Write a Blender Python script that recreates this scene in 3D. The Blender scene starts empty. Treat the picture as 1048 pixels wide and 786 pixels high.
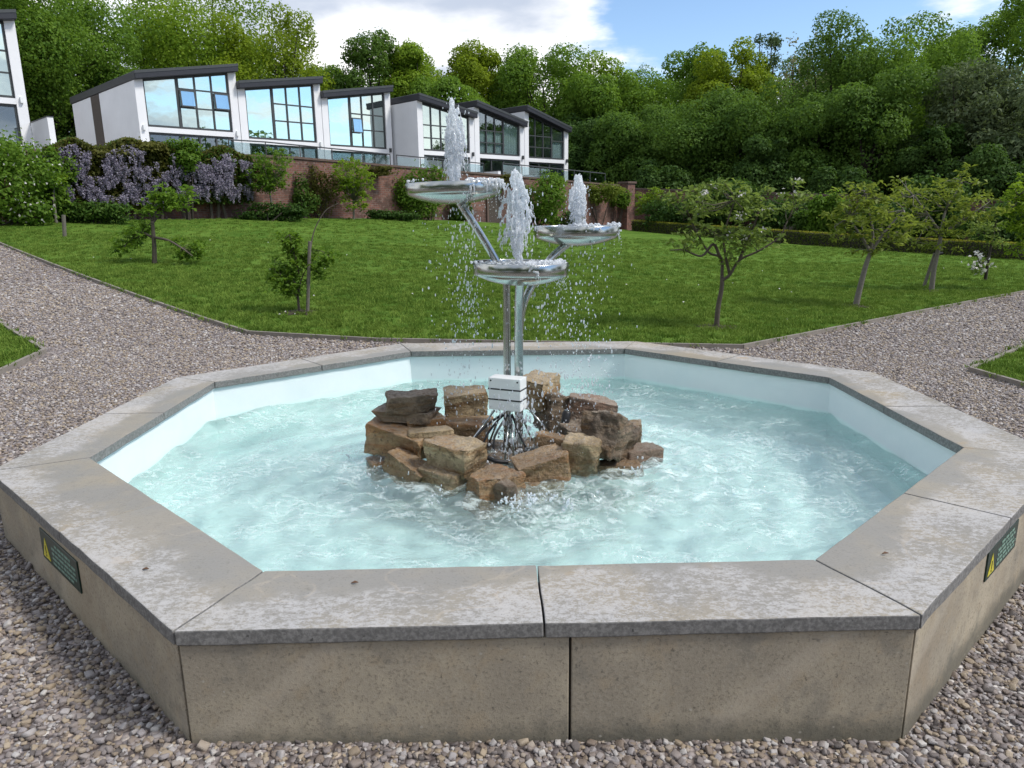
import bpy, bmesh, math, random
import numpy as np
from mathutils import Vector, Matrix, noise as mnoise

SC = bpy.context.scene
COL = SC.collection
PI = math.pi
# ------------------------------------------------------------------ camera
CAM = np.array([-0.111, -4.317, 1.59])
FW = np.array([0.0074, 0.9734, -0.2289]); FPX = 744.4
yaw_, pitch_, roll_ = 0.0076, 0.2310, -0.0125
FW = np.array([math.sin(yaw_)*math.cos(pitch_), math.cos(yaw_)*math.cos(pitch_), -math.sin(pitch_)])
_r = np.array([math.cos(yaw_), -math.sin(yaw_), 0.0]); _u = np.cross(_r, FW)
RT = _r*math.cos(roll_) + _u*math.sin(roll_)
UP = -_r*math.sin(roll_) + _u*math.cos(roll_)
cd = bpy.data.cameras.new('camera'); cam = bpy.data.objects.new('camera', cd); COL.objects.link(cam)
cd.sensor_width = 36.0; cd.lens = FPX/1048*36; cd.clip_start = 0.05; cd.clip_end = 3000
M4 = Matrix.Identity(4)
for i in range(3):
    M4[i][0] = RT[i]; M4[i][1] = UP[i]; M4[i][2] = -FW[i]; M4[i][3] = CAM[i]
cam.matrix_world = M4
SC.camera = cam
# ------------------------------------------------------------------ light, sky, exposure
SUN_AZ, SUN_EL = 104.0, 50.0            # azimuth from +Y towards +X, degrees
sd = (math.sin(math.radians(SUN_AZ))*math.cos(math.radians(SUN_EL)),
      math.cos(math.radians(SUN_AZ))*math.cos(math.radians(SUN_EL)), math.sin(math.radians(SUN_EL)))
ld = bpy.data.lights.new('sun', 'SUN'); ld.energy = 2.3; ld.angle = math.radians(12); ld.color = (1.0, 0.95, 0.87)
lo = bpy.data.objects.new('sun', ld); COL.objects.link(lo)
lo.rotation_euler = Vector(sd).to_track_quat('Z', 'Y').to_euler(); lo.location = (20, 0, 40)
SC.view_settings.view_transform = 'Standard'; SC.view_settings.look = 'None'
SC.view_settings.gamma = 1.0; SC.view_settings.exposure = 0.56
SC.view_settings.use_curve_mapping = False
SC.render.engine = 'CYCLES'
SC.cycles.max_bounces = 10; SC.cycles.transparent_max_bounces = 24
SC.cycles.use_denoising = True
SC.cycles.caustics_reflective = False
SC.cycles.sample_clamp_indirect = 4.0

class NT:
    """small node helper"""
    def __init__(s, tree):
        s.t = tree; tree.nodes.clear()
    def n(s, typ, inp=None, **kw):
        nd = s.t.nodes.new(typ)
        for k, v in kw.items(): setattr(nd, k, v)
        for k, v in (inp or {}).items():
            if isinstance(v, bpy.types.NodeSocket): s.t.links.new(v, nd.inputs[k])
            else: nd.inputs[k].default_value = v
        return nd
    def link(s, a, b): s.t.links.new(a, b)
    def math(s, op, a, b=0.0, c=None, clamp=False):
        nd = s.t.nodes.new('ShaderNodeMath'); nd.operation = op; nd.use_clamp = clamp
        for i, v in enumerate((a, b) if c is None else (a, b, c)):
            if isinstance(v, bpy.types.NodeSocket): s.t.links.new(v, nd.inputs[i])
            else: nd.inputs[i].default_value = v
        return nd.outputs[0]
    def mix(s, fac, a, b, blend='MIX'):
        nd = s.t.nodes.new('ShaderNodeMix'); nd.data_type = 'RGBA'; nd.blend_type = blend
        for i, v in ((0, fac), (6, a), (7, b)):
            if isinstance(v, bpy.types.NodeSocket): s.t.links.new(v, nd.inputs[i])
            else: nd.inputs[i].default_value = v if i == 0 else (tuple(v)+(1,) if len(v) == 3 else v)
        return nd.outputs[2]
    def ramp(s, fac, stops, interp='LINEAR'):
        nd = s.t.nodes.new('ShaderNodeValToRGB'); cr = nd.color_ramp; cr.interpolation = interp
        while len(cr.elements) < len(stops): cr.elements.new(0.5)
        for e, (p, c) in zip(cr.elements, stops):
            e.position = p; e.color = tuple(c)+(1,) if len(c) == 3 else c
        s.t.links.new(fac, nd.inputs[0]); return nd.outputs[0]
    def sstep(s, x, lo, hi):
        nd = s.t.nodes.new('ShaderNodeMapRange'); nd.interpolation_type = 'SMOOTHSTEP'
        s.t.links.new(x, nd.inputs[0]); nd.inputs[1].default_value = lo; nd.inputs[2].default_value = hi
        return nd.outputs[0]
    def noise(s, vec, scale, detail=4, rough=0.55, out='Fac', **kw):
        nd = s.n('ShaderNodeTexNoise', {'Scale': scale, 'Detail': detail, 'Roughness': rough}, **kw)
        if vec is not None: s.link(vec, nd.inputs['Vector'])
        return nd.outputs[0 if out == 'Fac' else 1]

wd = bpy.data.worlds.new('World'); SC.world = wd; wd.use_nodes = True
w = NT(wd.node_tree)
sky = w.n('ShaderNodeTexSky', sky_type='NISHITA', sun_disc=False)
sky.sun_elevation = math.radians(SUN_EL); sky.sun_rotation = math.radians(SUN_AZ)
sky.altitude = 60; sky.air_density = 1.0; sky.dust_density = 0.05; sky.ozone_density = 3.0
tc = w.n('ShaderNodeTexCoord').outputs['Generated']
sp = w.n('ShaderNodeSeparateXYZ', {0: tc})
X, Y, Z = sp.outputs
zz = w.math('ADD', w.math('MAXIMUM', Z, 0.0), 0.16)
pv = w.n('ShaderNodeCombineXYZ', {0: w.math('DIVIDE', X, zz), 1: w.math('DIVIDE', Y, zz), 2: 0.0}).outputs[0]
az = w.math('ARCTAN2', X, Y); el = w.math('ARCSINE', Z)
def hole(a0, e0, wa, we):
    a = w.math('DIVIDE', w.math('SUBTRACT', az, math.radians(a0)), math.radians(wa))
    e = w.math('DIVIDE', w.math('SUBTRACT', el, math.radians(e0)), math.radians(we))
    q = w.math('ADD', w.math('MULTIPLY', a, a), w.math('MULTIPLY', e, e))
    return w.math('POWER', 2.718, w.math('MULTIPLY', q, -1.0))
n1 = w.noise(w.n('ShaderNodeVectorMath', {0: pv, 1: (3.7, 1.2, 0.4)}, operation='ADD').outputs[0], 0.95, 9, 0.56)
n2 = w.noise(w.n('ShaderNodeVectorMath', {0: pv, 1: (0.3, 5.2, 2.4)}, operation='ADD').outputs[0], 0.6, 6, 0.55)
m_ = w.math('ADD', n1, 0.105)
for h_, k_ in ((hole(17, 13.5, 9, 3.4), 0.34), (hole(25, 12, 6, 3.5), 0.12), (hole(110, 21, 26, 7), 0.36), (hole(-8, 60, 30, 20), .1)):
    m_ = w.math('SUBTRACT', m_, w.math('MULTIPLY', h_, k_))
mask = w.sstep(m_, 0.45, 0.56)
core = w.sstep(w.math('ADD', w.math('MULTIPLY', m_, 0.55), w.math('MULTIPLY', n2, 0.5)), 0.515, 0.65)
ccol = w.mix(core, (1.0, 1.0, 1.0), (0.46, 0.52, 0.63))
bg1 = w.n('ShaderNodeBackground', {'Color': sky.outputs[0], 'Strength': 0.13})
bg2 = w.n('ShaderNodeBackground', {'Color': ccol, 'Strength': 0.90})
mx = w.n('ShaderNodeMixShader', {0: mask, 1: bg1.outputs[0], 2: bg2.outputs[0]})
w.link(mx.outputs[0], w.n('ShaderNodeOutputWorld').inputs[0])

# ------------------------------------------------------------------ helpers: rays, terrain
def ray(px, py): return FW + RT*(px-524)/FPX - UP*(py-393)/FPX
def aty(px, py, Yw):
    d = ray(px, py); return CAM + d*(Yw-CAM[1])/d[1]
def onz(px, py, z):
    d = ray(px, py); return CAM + d*(z-CAM[2])/d[2]
def onpl(px, py, P0, n):
    d = ray(px, py); return CAM + d*((P0-CAM) @ n)/(d @ n)
def terr(x, y):
    x = np.clip(np.asarray(x, float), -45, 45); y = np.asarray(y, float)
    yp = np.clip(y-3, 0, 52)
    yp = np.where(yp < 4, yp*yp/8, yp-2)
    t = np.clip((x+6)/14, 0, 1); t = t*t*(3-2*t)
    return -0.026*x + yp*((1-t)*(0.0385-0.0020*x)+t*(0.026-0.00115*x))
def ground(px, py):
    d = ray(px, py); t = 1.0
    for i in range(4000):
        p = CAM + d*t
        if p[2] < terr(p[0], p[1]): break
        t += 0.02 if t < 20 else 0.05
    return np.array([p[0], p[1], float(terr(p[0], p[1]))])
def mpp(p): return float((np.asarray(p)-CAM) @ FW)/FPX     # metres per photo pixel at p

# ------------------------------------------------------------------ helpers: meshes
ORG = {}
class MB:
    def __init__(s): s.V = []; s.F = []
    def add(s, V, F):
        o = len(s.V); s.V.extend([tuple(map(float, v)) for v in V]); s.F.extend([tuple(i+o for i in f) for f in F]); return s
    def box(s, c, d, R=None):
        c = np.asarray(c, float); h = np.asarray(d, float)/2
        R = np.eye(3) if R is None else R
        V = [c + R @ (h*np.array(q)) for q in ((-1,-1,-1),(1,-1,-1),(1,1,-1),(-1,1,-1),(-1,-1,1),(1,-1,1),(1,1,1),(-1,1,1))]
        return s.add(V, [(0,3,2,1),(4,5,6,7),(0,1,5,4),(1,2,6,5),(2,3,7,6),(3,0,4,7)])
    def prism(s, poly, vec):
        poly = [np.asarray(p, float) for p in poly]; n = len(poly); vec = np.asarray(vec, float)
        return s.add(poly+[p+vec for p in poly], [tuple(range(n))[::-1], tuple(range(n, 2*n))]+[(i, (i+1) % n, n+(i+1) % n, n+i) for i in range(n)])
    def tube(s, path, rad, seg=8):
        P = [np.asarray(p, float) for p in path]; n = len(P)
        rad = [rad]*n if np.isscalar(rad) else rad
        V = []; ref = np.array([0.31, 0.83, 0.47])
        for i in range(n):
            t = P[min(i+1, n-1)]-P[max(i-1, 0)]; t = t/(np.linalg.norm(t)+1e-9)
            a = np.cross(t, ref); a /= np.linalg.norm(a)+1e-9; b = np.cross(t, a)
            V += [P[i] + rad[i]*(a*math.cos(2*PI*k/seg)+b*math.sin(2*PI*k/seg)) for k in range(seg)]
        F = [(i*seg+k, i*seg+(k+1) % seg, (i+1)*seg+(k+1) % seg, (i+1)*seg+k) for i in range(n-1) for k in range(seg)]
        F += [tuple(range(seg))[::-1], tuple(range((n-1)*seg, n*seg))]
        return s.add(V, F)
    def lathe(s, prof, c, seg=48, R=None):
        R = np.eye(3) if R is None else R; c = np.asarray(c, float)
        V = [c + R @ np.array([r*math.cos(2*PI*k/seg), r*math.sin(2*PI*k/seg), z]) for r, z in prof for k in range(seg)]
        F = [(i*seg+k, i*seg+(k+1) % seg, (i+1)*seg+(k+1) % seg, (i+1)*seg+k) for i in range(len(prof)-1) for k in range(seg)]
        return s.add(V, F)

def props(o, label=None, cat=None, group=None, kind=None):
    if label: o['label'] = label
    if cat: o['category'] = cat
    if group: o['group'] = group
    if kind: o['kind'] = kind
    return o
def thing(name, label, cat, loc, group=None):
    o = bpy.data.objects.new(name, None); COL.objects.link(o); o.location = tuple(map(float, loc))
    o.empty_display_size = 0.2
    ORG[o] = np.asarray(loc, float)
    return props(o, label, cat, group)
def obj(name, mb, mat, parent=None, loc=(0, 0, 0), smooth=False):
    """ONE mesh object from world-space geometry; parent = the thing (or part) it belongs to"""
    org = ORG[parent] if parent is not None else np.asarray(loc, float)
    V, F = (mb.V, mb.F) if isinstance(mb, MB) else mb
    V = np.asarray(V, float)-org
    me = bpy.data.meshes.new(name)
    if isinstance(F, np.ndarray):
        k = F.shape[1]
        me.vertices.add(len(V)); me.vertices.foreach_set('co', V.astype(np.float32).ravel())
        me.loops.add(F.size); me.loops.foreach_set('vertex_index', F.astype(np.int32).ravel())
        me.polygons.add(len(F)); me.polygons.foreach_set('loop_start', np.arange(0, F.size, k, dtype=np.int32))
        me.update(calc_edges=True); me.validate()
    else:
        me.from_pydata(V.tolist(), [], F); me.update()
    if smooth: me.shade_smooth()
    for m in (mat if isinstance(mat, (list, tuple)) else [mat]): me.materials.append(m)
    o = bpy.data.objects.new(name, me); COL.objects.link(o)
    if parent is not None: o.parent = parent
    else: o.location = tuple(map(float, org))
    ORG[o] = org
    return o
def bevel(o, wdt, seg=2, angle=0.6):
    bm = bmesh.new(); bm.from_mesh(o.data)
    bmesh.ops.recalc_face_normals(bm, faces=bm.faces)
    ed = [e for e in bm.edges if len(e.link_faces) == 2 and e.calc_face_angle(0) > angle]
    bmesh.ops.bevel(bm, geom=ed, offset=wdt, segments=seg, affect='EDGES', profile=0.6, clamp_overlap=True)
    bm.to_mesh(o.data); bm.free(); return o
def uvproj(o, org, ud, vd):
    """planar UVs in metres"""
    me = o.data; ly = me.uv_layers.new(name='UVMap')
    co = np.empty(len(me.vertices)*3, np.float32); me.vertices.foreach_get('co', co); co = co.reshape(-1, 3)+ORG[o]
    li = np.empty(len(me.loops), np.int32); me.loops.foreach_get('vertex_index', li)
    q = co[li]-np.asarray(org)
    ly.data.foreach_set('uv', np.stack([q @ np.asarray(ud), q @ np.asarray(vd)], 1).astype(np.float32).ravel())
    return o

# ------------------------------------------------------------------ materials
def mat(name):
    m = bpy.data.materials.new(name); m.use_nodes = True
    t = NT(m.node_tree); out = t.n('ShaderNodeOutputMaterial')
    return m, t, out
def pbsdf(t, out, col, rough=0.6, metal=0.0, spec=0.4, bump=None, bd=0.01, bs=0.5, **kw):
    p = t.n('ShaderNodeBsdfPrincipled', {'Roughness': rough, 'Metallic': metal, 'Specular IOR Level': spec})
    if isinstance(col, bpy.types.NodeSocket): t.link(col, p.inputs['Base Color'])
    else: p.inputs['Base Color'].default_value = tuple(col)+(1,)
    if bump is not None:
        b = t.n('ShaderNodeBump', {'Height': bump, 'Distance': bd, 'Strength': bs})
        t.link(b.outputs[0], p.inputs['Normal'])
    t.link(p.outputs[0], out.inputs[0]); return p
def simple(name, col, rough=0.6, metal=0.0, var=0.12, scale=6.0, spec=0.4, bump=0.0):
    m, t, out = mat(name)
    v = t.n('ShaderNodeTexCoord').outputs['Object']
    n = t.noise(v, scale, 5, 0.6)
    c = t.mix(n, tuple(x*(1-var) for x in col), tuple(min(1, x*(1+var)) for x in col))
    pbsdf(t, out, c, rough, metal, spec, bump=n if bump else None, bd=bump, bs=0.6)
    return m
def leafmat(name, dark, light, trans=0.35, rough=0.55, tcol=None):
    m, t, out = mat(name)
    r = t.n('ShaderNodeNewGeometry').outputs['Random Per Island']
    v = t.n('ShaderNodeTexCoord').outputs['Object']
    n = t.noise(v, 0.55, 3, 0.5)
    f = t.math('ADD', t.math('MULTIPLY', r, 0.6), t.math('MULTIPLY', t.sstep(n, .3, .7), 0.4))
    c = t.mix(f, dark, light)
    p = t.n('ShaderNodeBsdfPrincipled', {'Base Color': c, 'Roughness': rough, 'Specular IOR Level': 0.12})
    tl = t.n('ShaderNodeBsdfTranslucent', {'Color': t.mix(0.5, c, tcol or (light[0]*1.3, light[1]*1.35, light[2]*0.7))})
    mx = t.n('ShaderNodeMixShader', {0: trans, 1: p.outputs[0], 2: tl.outputs[0]})
    t.link(mx.outputs[0], out.inputs[0]); return m
M = {}
# gravel seen as texture where single pebbles are too small to build
m, t, out = mat('gravel_bed'); M['gravel'] = m
v = t.n('ShaderNodeTexCoord').outputs['Object']
vo = t.n('ShaderNodeTexVoronoi', {'Vector': v, 'Scale': 38.0, 'Randomness': 1.0})
rnd = t.n('ShaderNodeSeparateColor', {0: vo.outputs['Color']}).outputs[0]
pst = [(0, (.10, .088, .085)), (.2, (.22, .19, .185)), (.42, (.34, .30, .29)), (.6, (.26, .205, .17)), (.75, (.45, .36, .27)), (.9, (.46, .425, .41)), (1, (.66, .63, .58))]
c = t.ramp(rnd, pst)
gap = t.sstep(vo.outputs['Distance'], .75, .35)
lg = t.noise(v, .7, 4, .6)
c = t.mix(t.sstep(lg, .35, .7), c, t.mix(0.5, c, (.30, .26, .27)))
c = t.mix(gap, (.09, .072, .068), c)
pbsdf(t, out, c, .75, bump=t.math('MULTIPLY', vo.outputs['Distance'], -1.0), bd=.02, bs=.9)
m, t, out = mat('pebble'); M['pebble'] = m
r = t.n('ShaderNodeObjectInfo').outputs['Random']
v = t.n('ShaderNodeTexCoord').outputs['Object']
c = t.ramp(r, [(0, (.10, .088, .085)), (.15, (.21, .182, .178)), (.33, (.34, .30, .29)), (.47, (.23, .18, .145)), (.6, (.37, .295, .21)), (.72, (.47, .385, .28)), (.82, (.35, .32, .33)), (.93, (.50, .475, .47)), (1, (.66, .63, .60))])
n = t.noise(v, 60, 4, .6)
c = t.mix(t.math('MULTIPLY', n, .5), c, (.12, .10, .09))
pbsdf(t, out, c, .55, spec=.4, bump=n, bd=.003, bs=.5)

m, t, out = mat('coping_stone'); M['coping'] = m
uv = t.n('ShaderNodeUVMap').outputs[0]; s_ = t.n('ShaderNodeSeparateXYZ', {0: uv})
v = t.n('ShaderNodeTexCoord').outputs['Object']
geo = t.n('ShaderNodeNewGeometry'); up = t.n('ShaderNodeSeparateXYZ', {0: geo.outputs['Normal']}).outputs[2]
oi = t.n('ShaderNodeObjectInfo').outputs['Random']
big = t.noise(v, 2.2, 5, .6); med = t.noise(v, 11, 5, .62)
mp = t.n('ShaderNodeMapping', {'Vector': v, 'Scale': (40, 60, 40)})
fine = t.noise(mp.outputs[0], 1.0, 6, .74)
fin2 = t.noise(v, 120, 4, .7)
base = t.mix(t.sstep(big, .42, .6), (.24, .222, .192), (.30, .255, .185))
base = t.mix(t.math('MULTIPLY', oi, .6), base, (.27, .265, .255))
dry = t.math('ADD', t.math('MULTIPLY', s_.outputs[1], 1.15), t.math('MULTIPLY', t.math('SUBTRACT', t.noise(v, 1.4, 5, .6), .5), 1.9))
dry = t.math('ADD', dry, t.math('MULTIPLY', t.math('SUBTRACT', med, .5), .35))
zone = t.sstep(dry, .32, .56)
spk = t.math('MULTIPLY', t.sstep(t.math('ADD', t.math('ADD', fine, t.math('MULTIPLY', t.math('SUBTRACT', t.noise(v, 2.9, 4, .6), .5), .5)), t.math('MULTIPLY', t.math('SUBTRACT', fin2, .5), .5)), .40, .60), zone)
c = t.mix(t.math('MULTIPLY', spk, .62), base, t.mix(t.noise(v, 3.1, 3), (.47, .47, .50), (.53, .51, .49)))
vn = t.math('ABSOLUTE', t.math('SUBTRACT', t.noise(v, 1.3, 3, .5), .5))
vein = t.math('MULTIPLY', t.sstep(vn, .006, .001), t.sstep(med, .4, .6))
c = t.mix(t.math('MULTIPLY', vein, .3), c, (.46, .39, .31))
rust = t.sstep(t.noise(v, 4.4, 3, .5), .66, .76)
c = t.mix(t.math('MULTIPLY', rust, .45), c, (.40, .27, .13))
c = t.mix(t.math('MULTIPLY', t.sstep(fin2, .56, .66), .6), c, (.13, .125, .12))
c = t.mix(t.math('MULTIPLY', t.sstep(t.noise(v, 24, 4, .7), .58, .66), .45), c, (.19, .175, .15))
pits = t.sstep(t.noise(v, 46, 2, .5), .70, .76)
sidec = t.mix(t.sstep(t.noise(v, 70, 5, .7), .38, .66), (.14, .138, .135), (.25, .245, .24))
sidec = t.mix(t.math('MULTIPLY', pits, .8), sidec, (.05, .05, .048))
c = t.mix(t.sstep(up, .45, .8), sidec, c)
rg = t.math('ADD', .42, t.math('MULTIPLY', zone, .4))
pbsdf(t, out, c, rg, spec=.4, bump=t.math('ADD', t.math('MULTIPLY', fine, .7), med), bd=.004, bs=.6)

m, t, out = mat('wall_stone'); M['wallstone'] = m
v = t.n('ShaderNodeTexCoord').outputs['Object']
oi = t.n('ShaderNodeObjectInfo').outputs['Random']
v = t.n('ShaderNodeVectorMath', {0: v, 1: t.n('ShaderNodeCombineXYZ', {0: t.math('MULTIPLY', oi, 7.0)}).outputs[0]}, operation='ADD').outputs[0]
big = t.noise(v, 2.3, 6, .62); fine = t.noise(v, 90, 6, .75); med = t.noise(v, 9, 6, .7)
c = t.mix(t.sstep(big, .38, .62), (.33, .29, .23), (.46, .40, .305))
c = t.mix(t.math('MULTIPLY', t.sstep(fine, .46, .34), .7), c, (.40, .36, .30))
c = t.mix(t.math('MULTIPLY', t.sstep(med, .50, .64), .55), c, (.38, .31, .22))
c = t.mix(t.math('MULTIPLY', t.sstep(t.noise(v, 5, 5, .7), .54, .66), .5), c, (.22, .205, .175))
c = t.mix(t.math('MULTIPLY', t.sstep(fine, .53, .62), .6), c, (.18, .16, .13))
pit = t.sstep(t.noise(v, 38, 3, .6), .66, .72)
c = t.mix(t.math('MULTIPLY', pit, .6), c, (.10, .09, .075))
c = t.mix(t.math('MULTIPLY', t.sstep(t.noise(v, 1.1, 4, .6), .54, .66), .35), c, (.27, .205, .14))
mp = t.n('ShaderNodeMapping', {'Vector': v, 'Rotation': (0, math.radians(38), 0), 'Scale': (1, 1, 1)})
st = t.n('ShaderNodeTexWave', {'Vector': mp.outputs[0], 'Scale': .42, 'Distortion': 1.6, 'Detail': 2.0, 'Detail Scale': .7}, bands_direction='Z')
c = t.mix(t.math('MULTIPLY', t.sstep(st.outputs['Fac'], .965, 1.0), .28), c, (.52, .46, .38))
zz_ = t.n('ShaderNodeSeparateXYZ', {0: t.n('ShaderNodeNewGeometry').outputs['Position']}).outputs[2]
damp = t.math('MULTIPLY', t.sstep(t.math('ADD', zz_, t.math('MULTIPLY', t.math('SUBTRACT', med, .5), .16)), .09, .0), .65)
c = t.mix(damp, c, (.085, .085, .07))
spots = t.n('ShaderNodeTexVoronoi', {'Vector': v, 'Scale': 14.0})
c = t.mix(t.math('MULTIPLY', t.sstep(spots.outputs['Distance'], .085, .05), .6), c, (.45, .42, .37))
pbsdf(t, out, c, .82, spec=.25, bump=t.math('ADD', fine, t.math('MULTIPLY', med, .6)), bd=.004, bs=.5)

m, t, out = mat('basin_paint'); M['basin'] = m
v = t.n('ShaderNodeTexCoord').outputs['Object']
n = t.noise(v, 3.0, 6, .6); n2 = t.noise(v, 40, 4, .6)
c = t.mix(t.sstep(n, .3, .75), (.80, .86, .88), (.74, .82, .845))
zz_ = t.n('ShaderNodeSeparateXYZ', {0: v}).outputs[2]
tide = t.sstep(t.math('ADD', zz_, t.math('MULTIPLY', n, .03)), .19, .15)
c = t.mix(t.math('MULTIPLY', tide, .85), c, (.74, .94, .92))
pbsdf(t, out, c, .45, bump=n2, bd=.002, bs=.3)

m, t, out = mat('water'); M['water'] = m
v = t.n('ShaderNodeTexCoord').outputs['Object']
mp = t.n('ShaderNodeMapping', {'Vector': v, 'Scale': (1, 1.5, 1)})
bn = t.noise(mp.outputs[0], 14.0, 4, .6)
bp = t.n('ShaderNodeBump', {'Height': bn, 'Distance': .022, 'Strength': .6})
fr = t.n('ShaderNodeFresnel', {'IOR': 1.33, 'Normal': bp.outputs[0]})
tint = (.90, .99, .985, 1)
tr = t.n('ShaderNodeBsdfTransparent', {'Color': tint})
rf = t.n('ShaderNodeBsdfRefraction', {'Color': tint, 'IOR': 1.33, 'Roughness': 0.0, 'Normal': bp.outputs[0]})
gl = t.n('ShaderNodeBsdfGlossy', {'Color': (1, 1, 1, 1), 'Roughness': .02, 'Normal': bp.outputs[0]})
df = t.n('ShaderNodeBsdfDiffuse', {'Color': (.84, .97, .96, 1), 'Normal': bp.outputs[0]})
a1 = t.n('ShaderNodeMixShader', {0: .35, 1: tr.outputs[0], 2: rf.outputs[0]})
# churned water: fine air bubbles, thicker where the fountain falls in, plus painted caustic lines
pos = t.n('ShaderNodeSeparateXYZ', {0: v})
rad = t.math('SQRT', t.math('ADD', t.math('POWER', pos.outputs[0], 2.0), t.math('POWER', t.math('MULTIPLY', pos.outputs[1], 1.1), 2.0)))
fo = t.noise(mp.outputs[0], 8.5, 7, .72)
thr = t.math('ADD', fo, t.math('MULTIPLY', t.sstep(rad, 1.9, .55), .14))
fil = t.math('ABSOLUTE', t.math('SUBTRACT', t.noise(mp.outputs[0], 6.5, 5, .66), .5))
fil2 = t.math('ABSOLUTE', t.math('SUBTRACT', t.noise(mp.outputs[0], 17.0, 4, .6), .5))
caustic_lines = t.math('ADD', t.math('MULTIPLY', t.sstep(fil, .035, .004), .26), t.math('MULTIPLY', t.sstep(fil2, .04, .005), .16))  # bright squiggles painted on the surface in place of caustic light
caustic_lines = t.math('MULTIPLY', caustic_lines, t.sstep(t.noise(mp.outputs[0], 2.2, 3, .5), .36, .60))
foam_caustics = t.math('ADD', t.math('ADD', t.math('MULTIPLY', t.sstep(thr, .60, .74), .36), .05), caustic_lines)
a2 = t.n('ShaderNodeMixShader', {0: foam_caustics, 1: a1.outputs[0], 2: df.outputs[0]})
a3 = t.n('ShaderNodeMixShader', {0: fr.outputs[0], 1: a2.outputs[0], 2: gl.outputs[0]})
t.link(a3.outputs[0], out.inputs[0])

m, t, out = mat('froth'); M['froth'] = m
v = t.n('ShaderNodeTexCoord').outputs['Object']
n = t.noise(v, 70, 4, .65)
bp = t.n('ShaderNodeBump', {'Height': n, 'Distance': .006, 'Strength': .8})
g = t.n('ShaderNodeBsdfGlass', {'Color': (.97, .99, 1, 1), 'IOR': 1.33, 'Roughness': .03, 'Normal': bp.outputs[0]})
d = t.n('ShaderNodeBsdfTranslucent', {'Color': (.93, .96, 1, 1)})
d2 = t.n('ShaderNodeBsdfPrincipled', {'Base Color': (.93, .96, 1, 1), 'Roughness': .12, 'Normal': bp.outputs[0]})
a = t.n('ShaderNodeMixShader', {0: .45, 1: d.outputs[0], 2: d2.outputs[0]})
b = t.n('ShaderNodeMixShader', {0: t.math('ADD', .58, t.math('MULTIPLY', t.sstep(n, .42, .58), .36)), 1: g.outputs[0], 2: a.outputs[0]})
t.link(b.outputs[0], out.inputs[0])
m, t, out = mat('clear_water'); M['clear'] = m
g = t.n('ShaderNodeBsdfGlass', {'Color': (.97, .99, 1, 1), 'IOR': 1.33, 'Roughness': .02})
d = t.n('ShaderNodeBsdfTranslucent', {'Color': (.93, .96, 1, 1)})
b = t.n('ShaderNodeMixShader', {0: .68, 1: g.outputs[0], 2: d.outputs[0]})
t.link(b.outputs[0], out.inputs[0])

m, t, out = mat('lawn_turf'); M['lawn'] = m
v = t.n('ShaderNodeTexCoord').outputs['Object']
n = t.noise(v, .55, 5, .6); f = t.noise(v, 9, 5, .7); ff = t.noise(v, 60, 3, .7)
c = t.mix(t.sstep(n, .40, .60), (.075, .155, .020), (.125, .22, .034))
c = t.mix(t.math('MULTIPLY', t.sstep(f, .48, .64), .8), c, (.160, .215, .045))
fm = t.noise(v, 2.4, 5, .65)
c = t.mix(t.math('MULTIPLY', t.sstep(fm, .50, .62), .6), c, (.045, .105, .012))
c = t.mix(t.math('MULTIPLY', t.sstep(ff, .50, .62), .8), c, (.04, .085, .010))
pbsdf(t, out, c, .9, spec=.04, bump=t.math('ADD', ff, f), bd=.03, bs=.8)
m, t, out = mat('grass_blade'); M['blade'] = m
oi = t.n('ShaderNodeObjectInfo').outputs['Random']; v = t.n('ShaderNodeObjectInfo').outputs['Location']
n = t.noise(v, .55, 5, .6)
c = t.mix(oi, (.062, .128, .016), (.228, .325, .062))
c = t.mix(t.math('MULTIPLY', t.sstep(n, .50, .62), .35), c, (.13, .18, .03))
p = t.n('ShaderNodeBsdfPrincipled', {'Base Color': c, 'Roughness': .7, 'Specular IOR Level': .08})
tl = t.n('ShaderNodeBsdfTranslucent', {'Color': t.mix(.5, c, (.16, .26, .03))})
t.link(t.n('ShaderNodeMixShader', {0: .3, 1: p.outputs[0], 2: tl.outputs[0]}).outputs[0], out.inputs[0])

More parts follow.
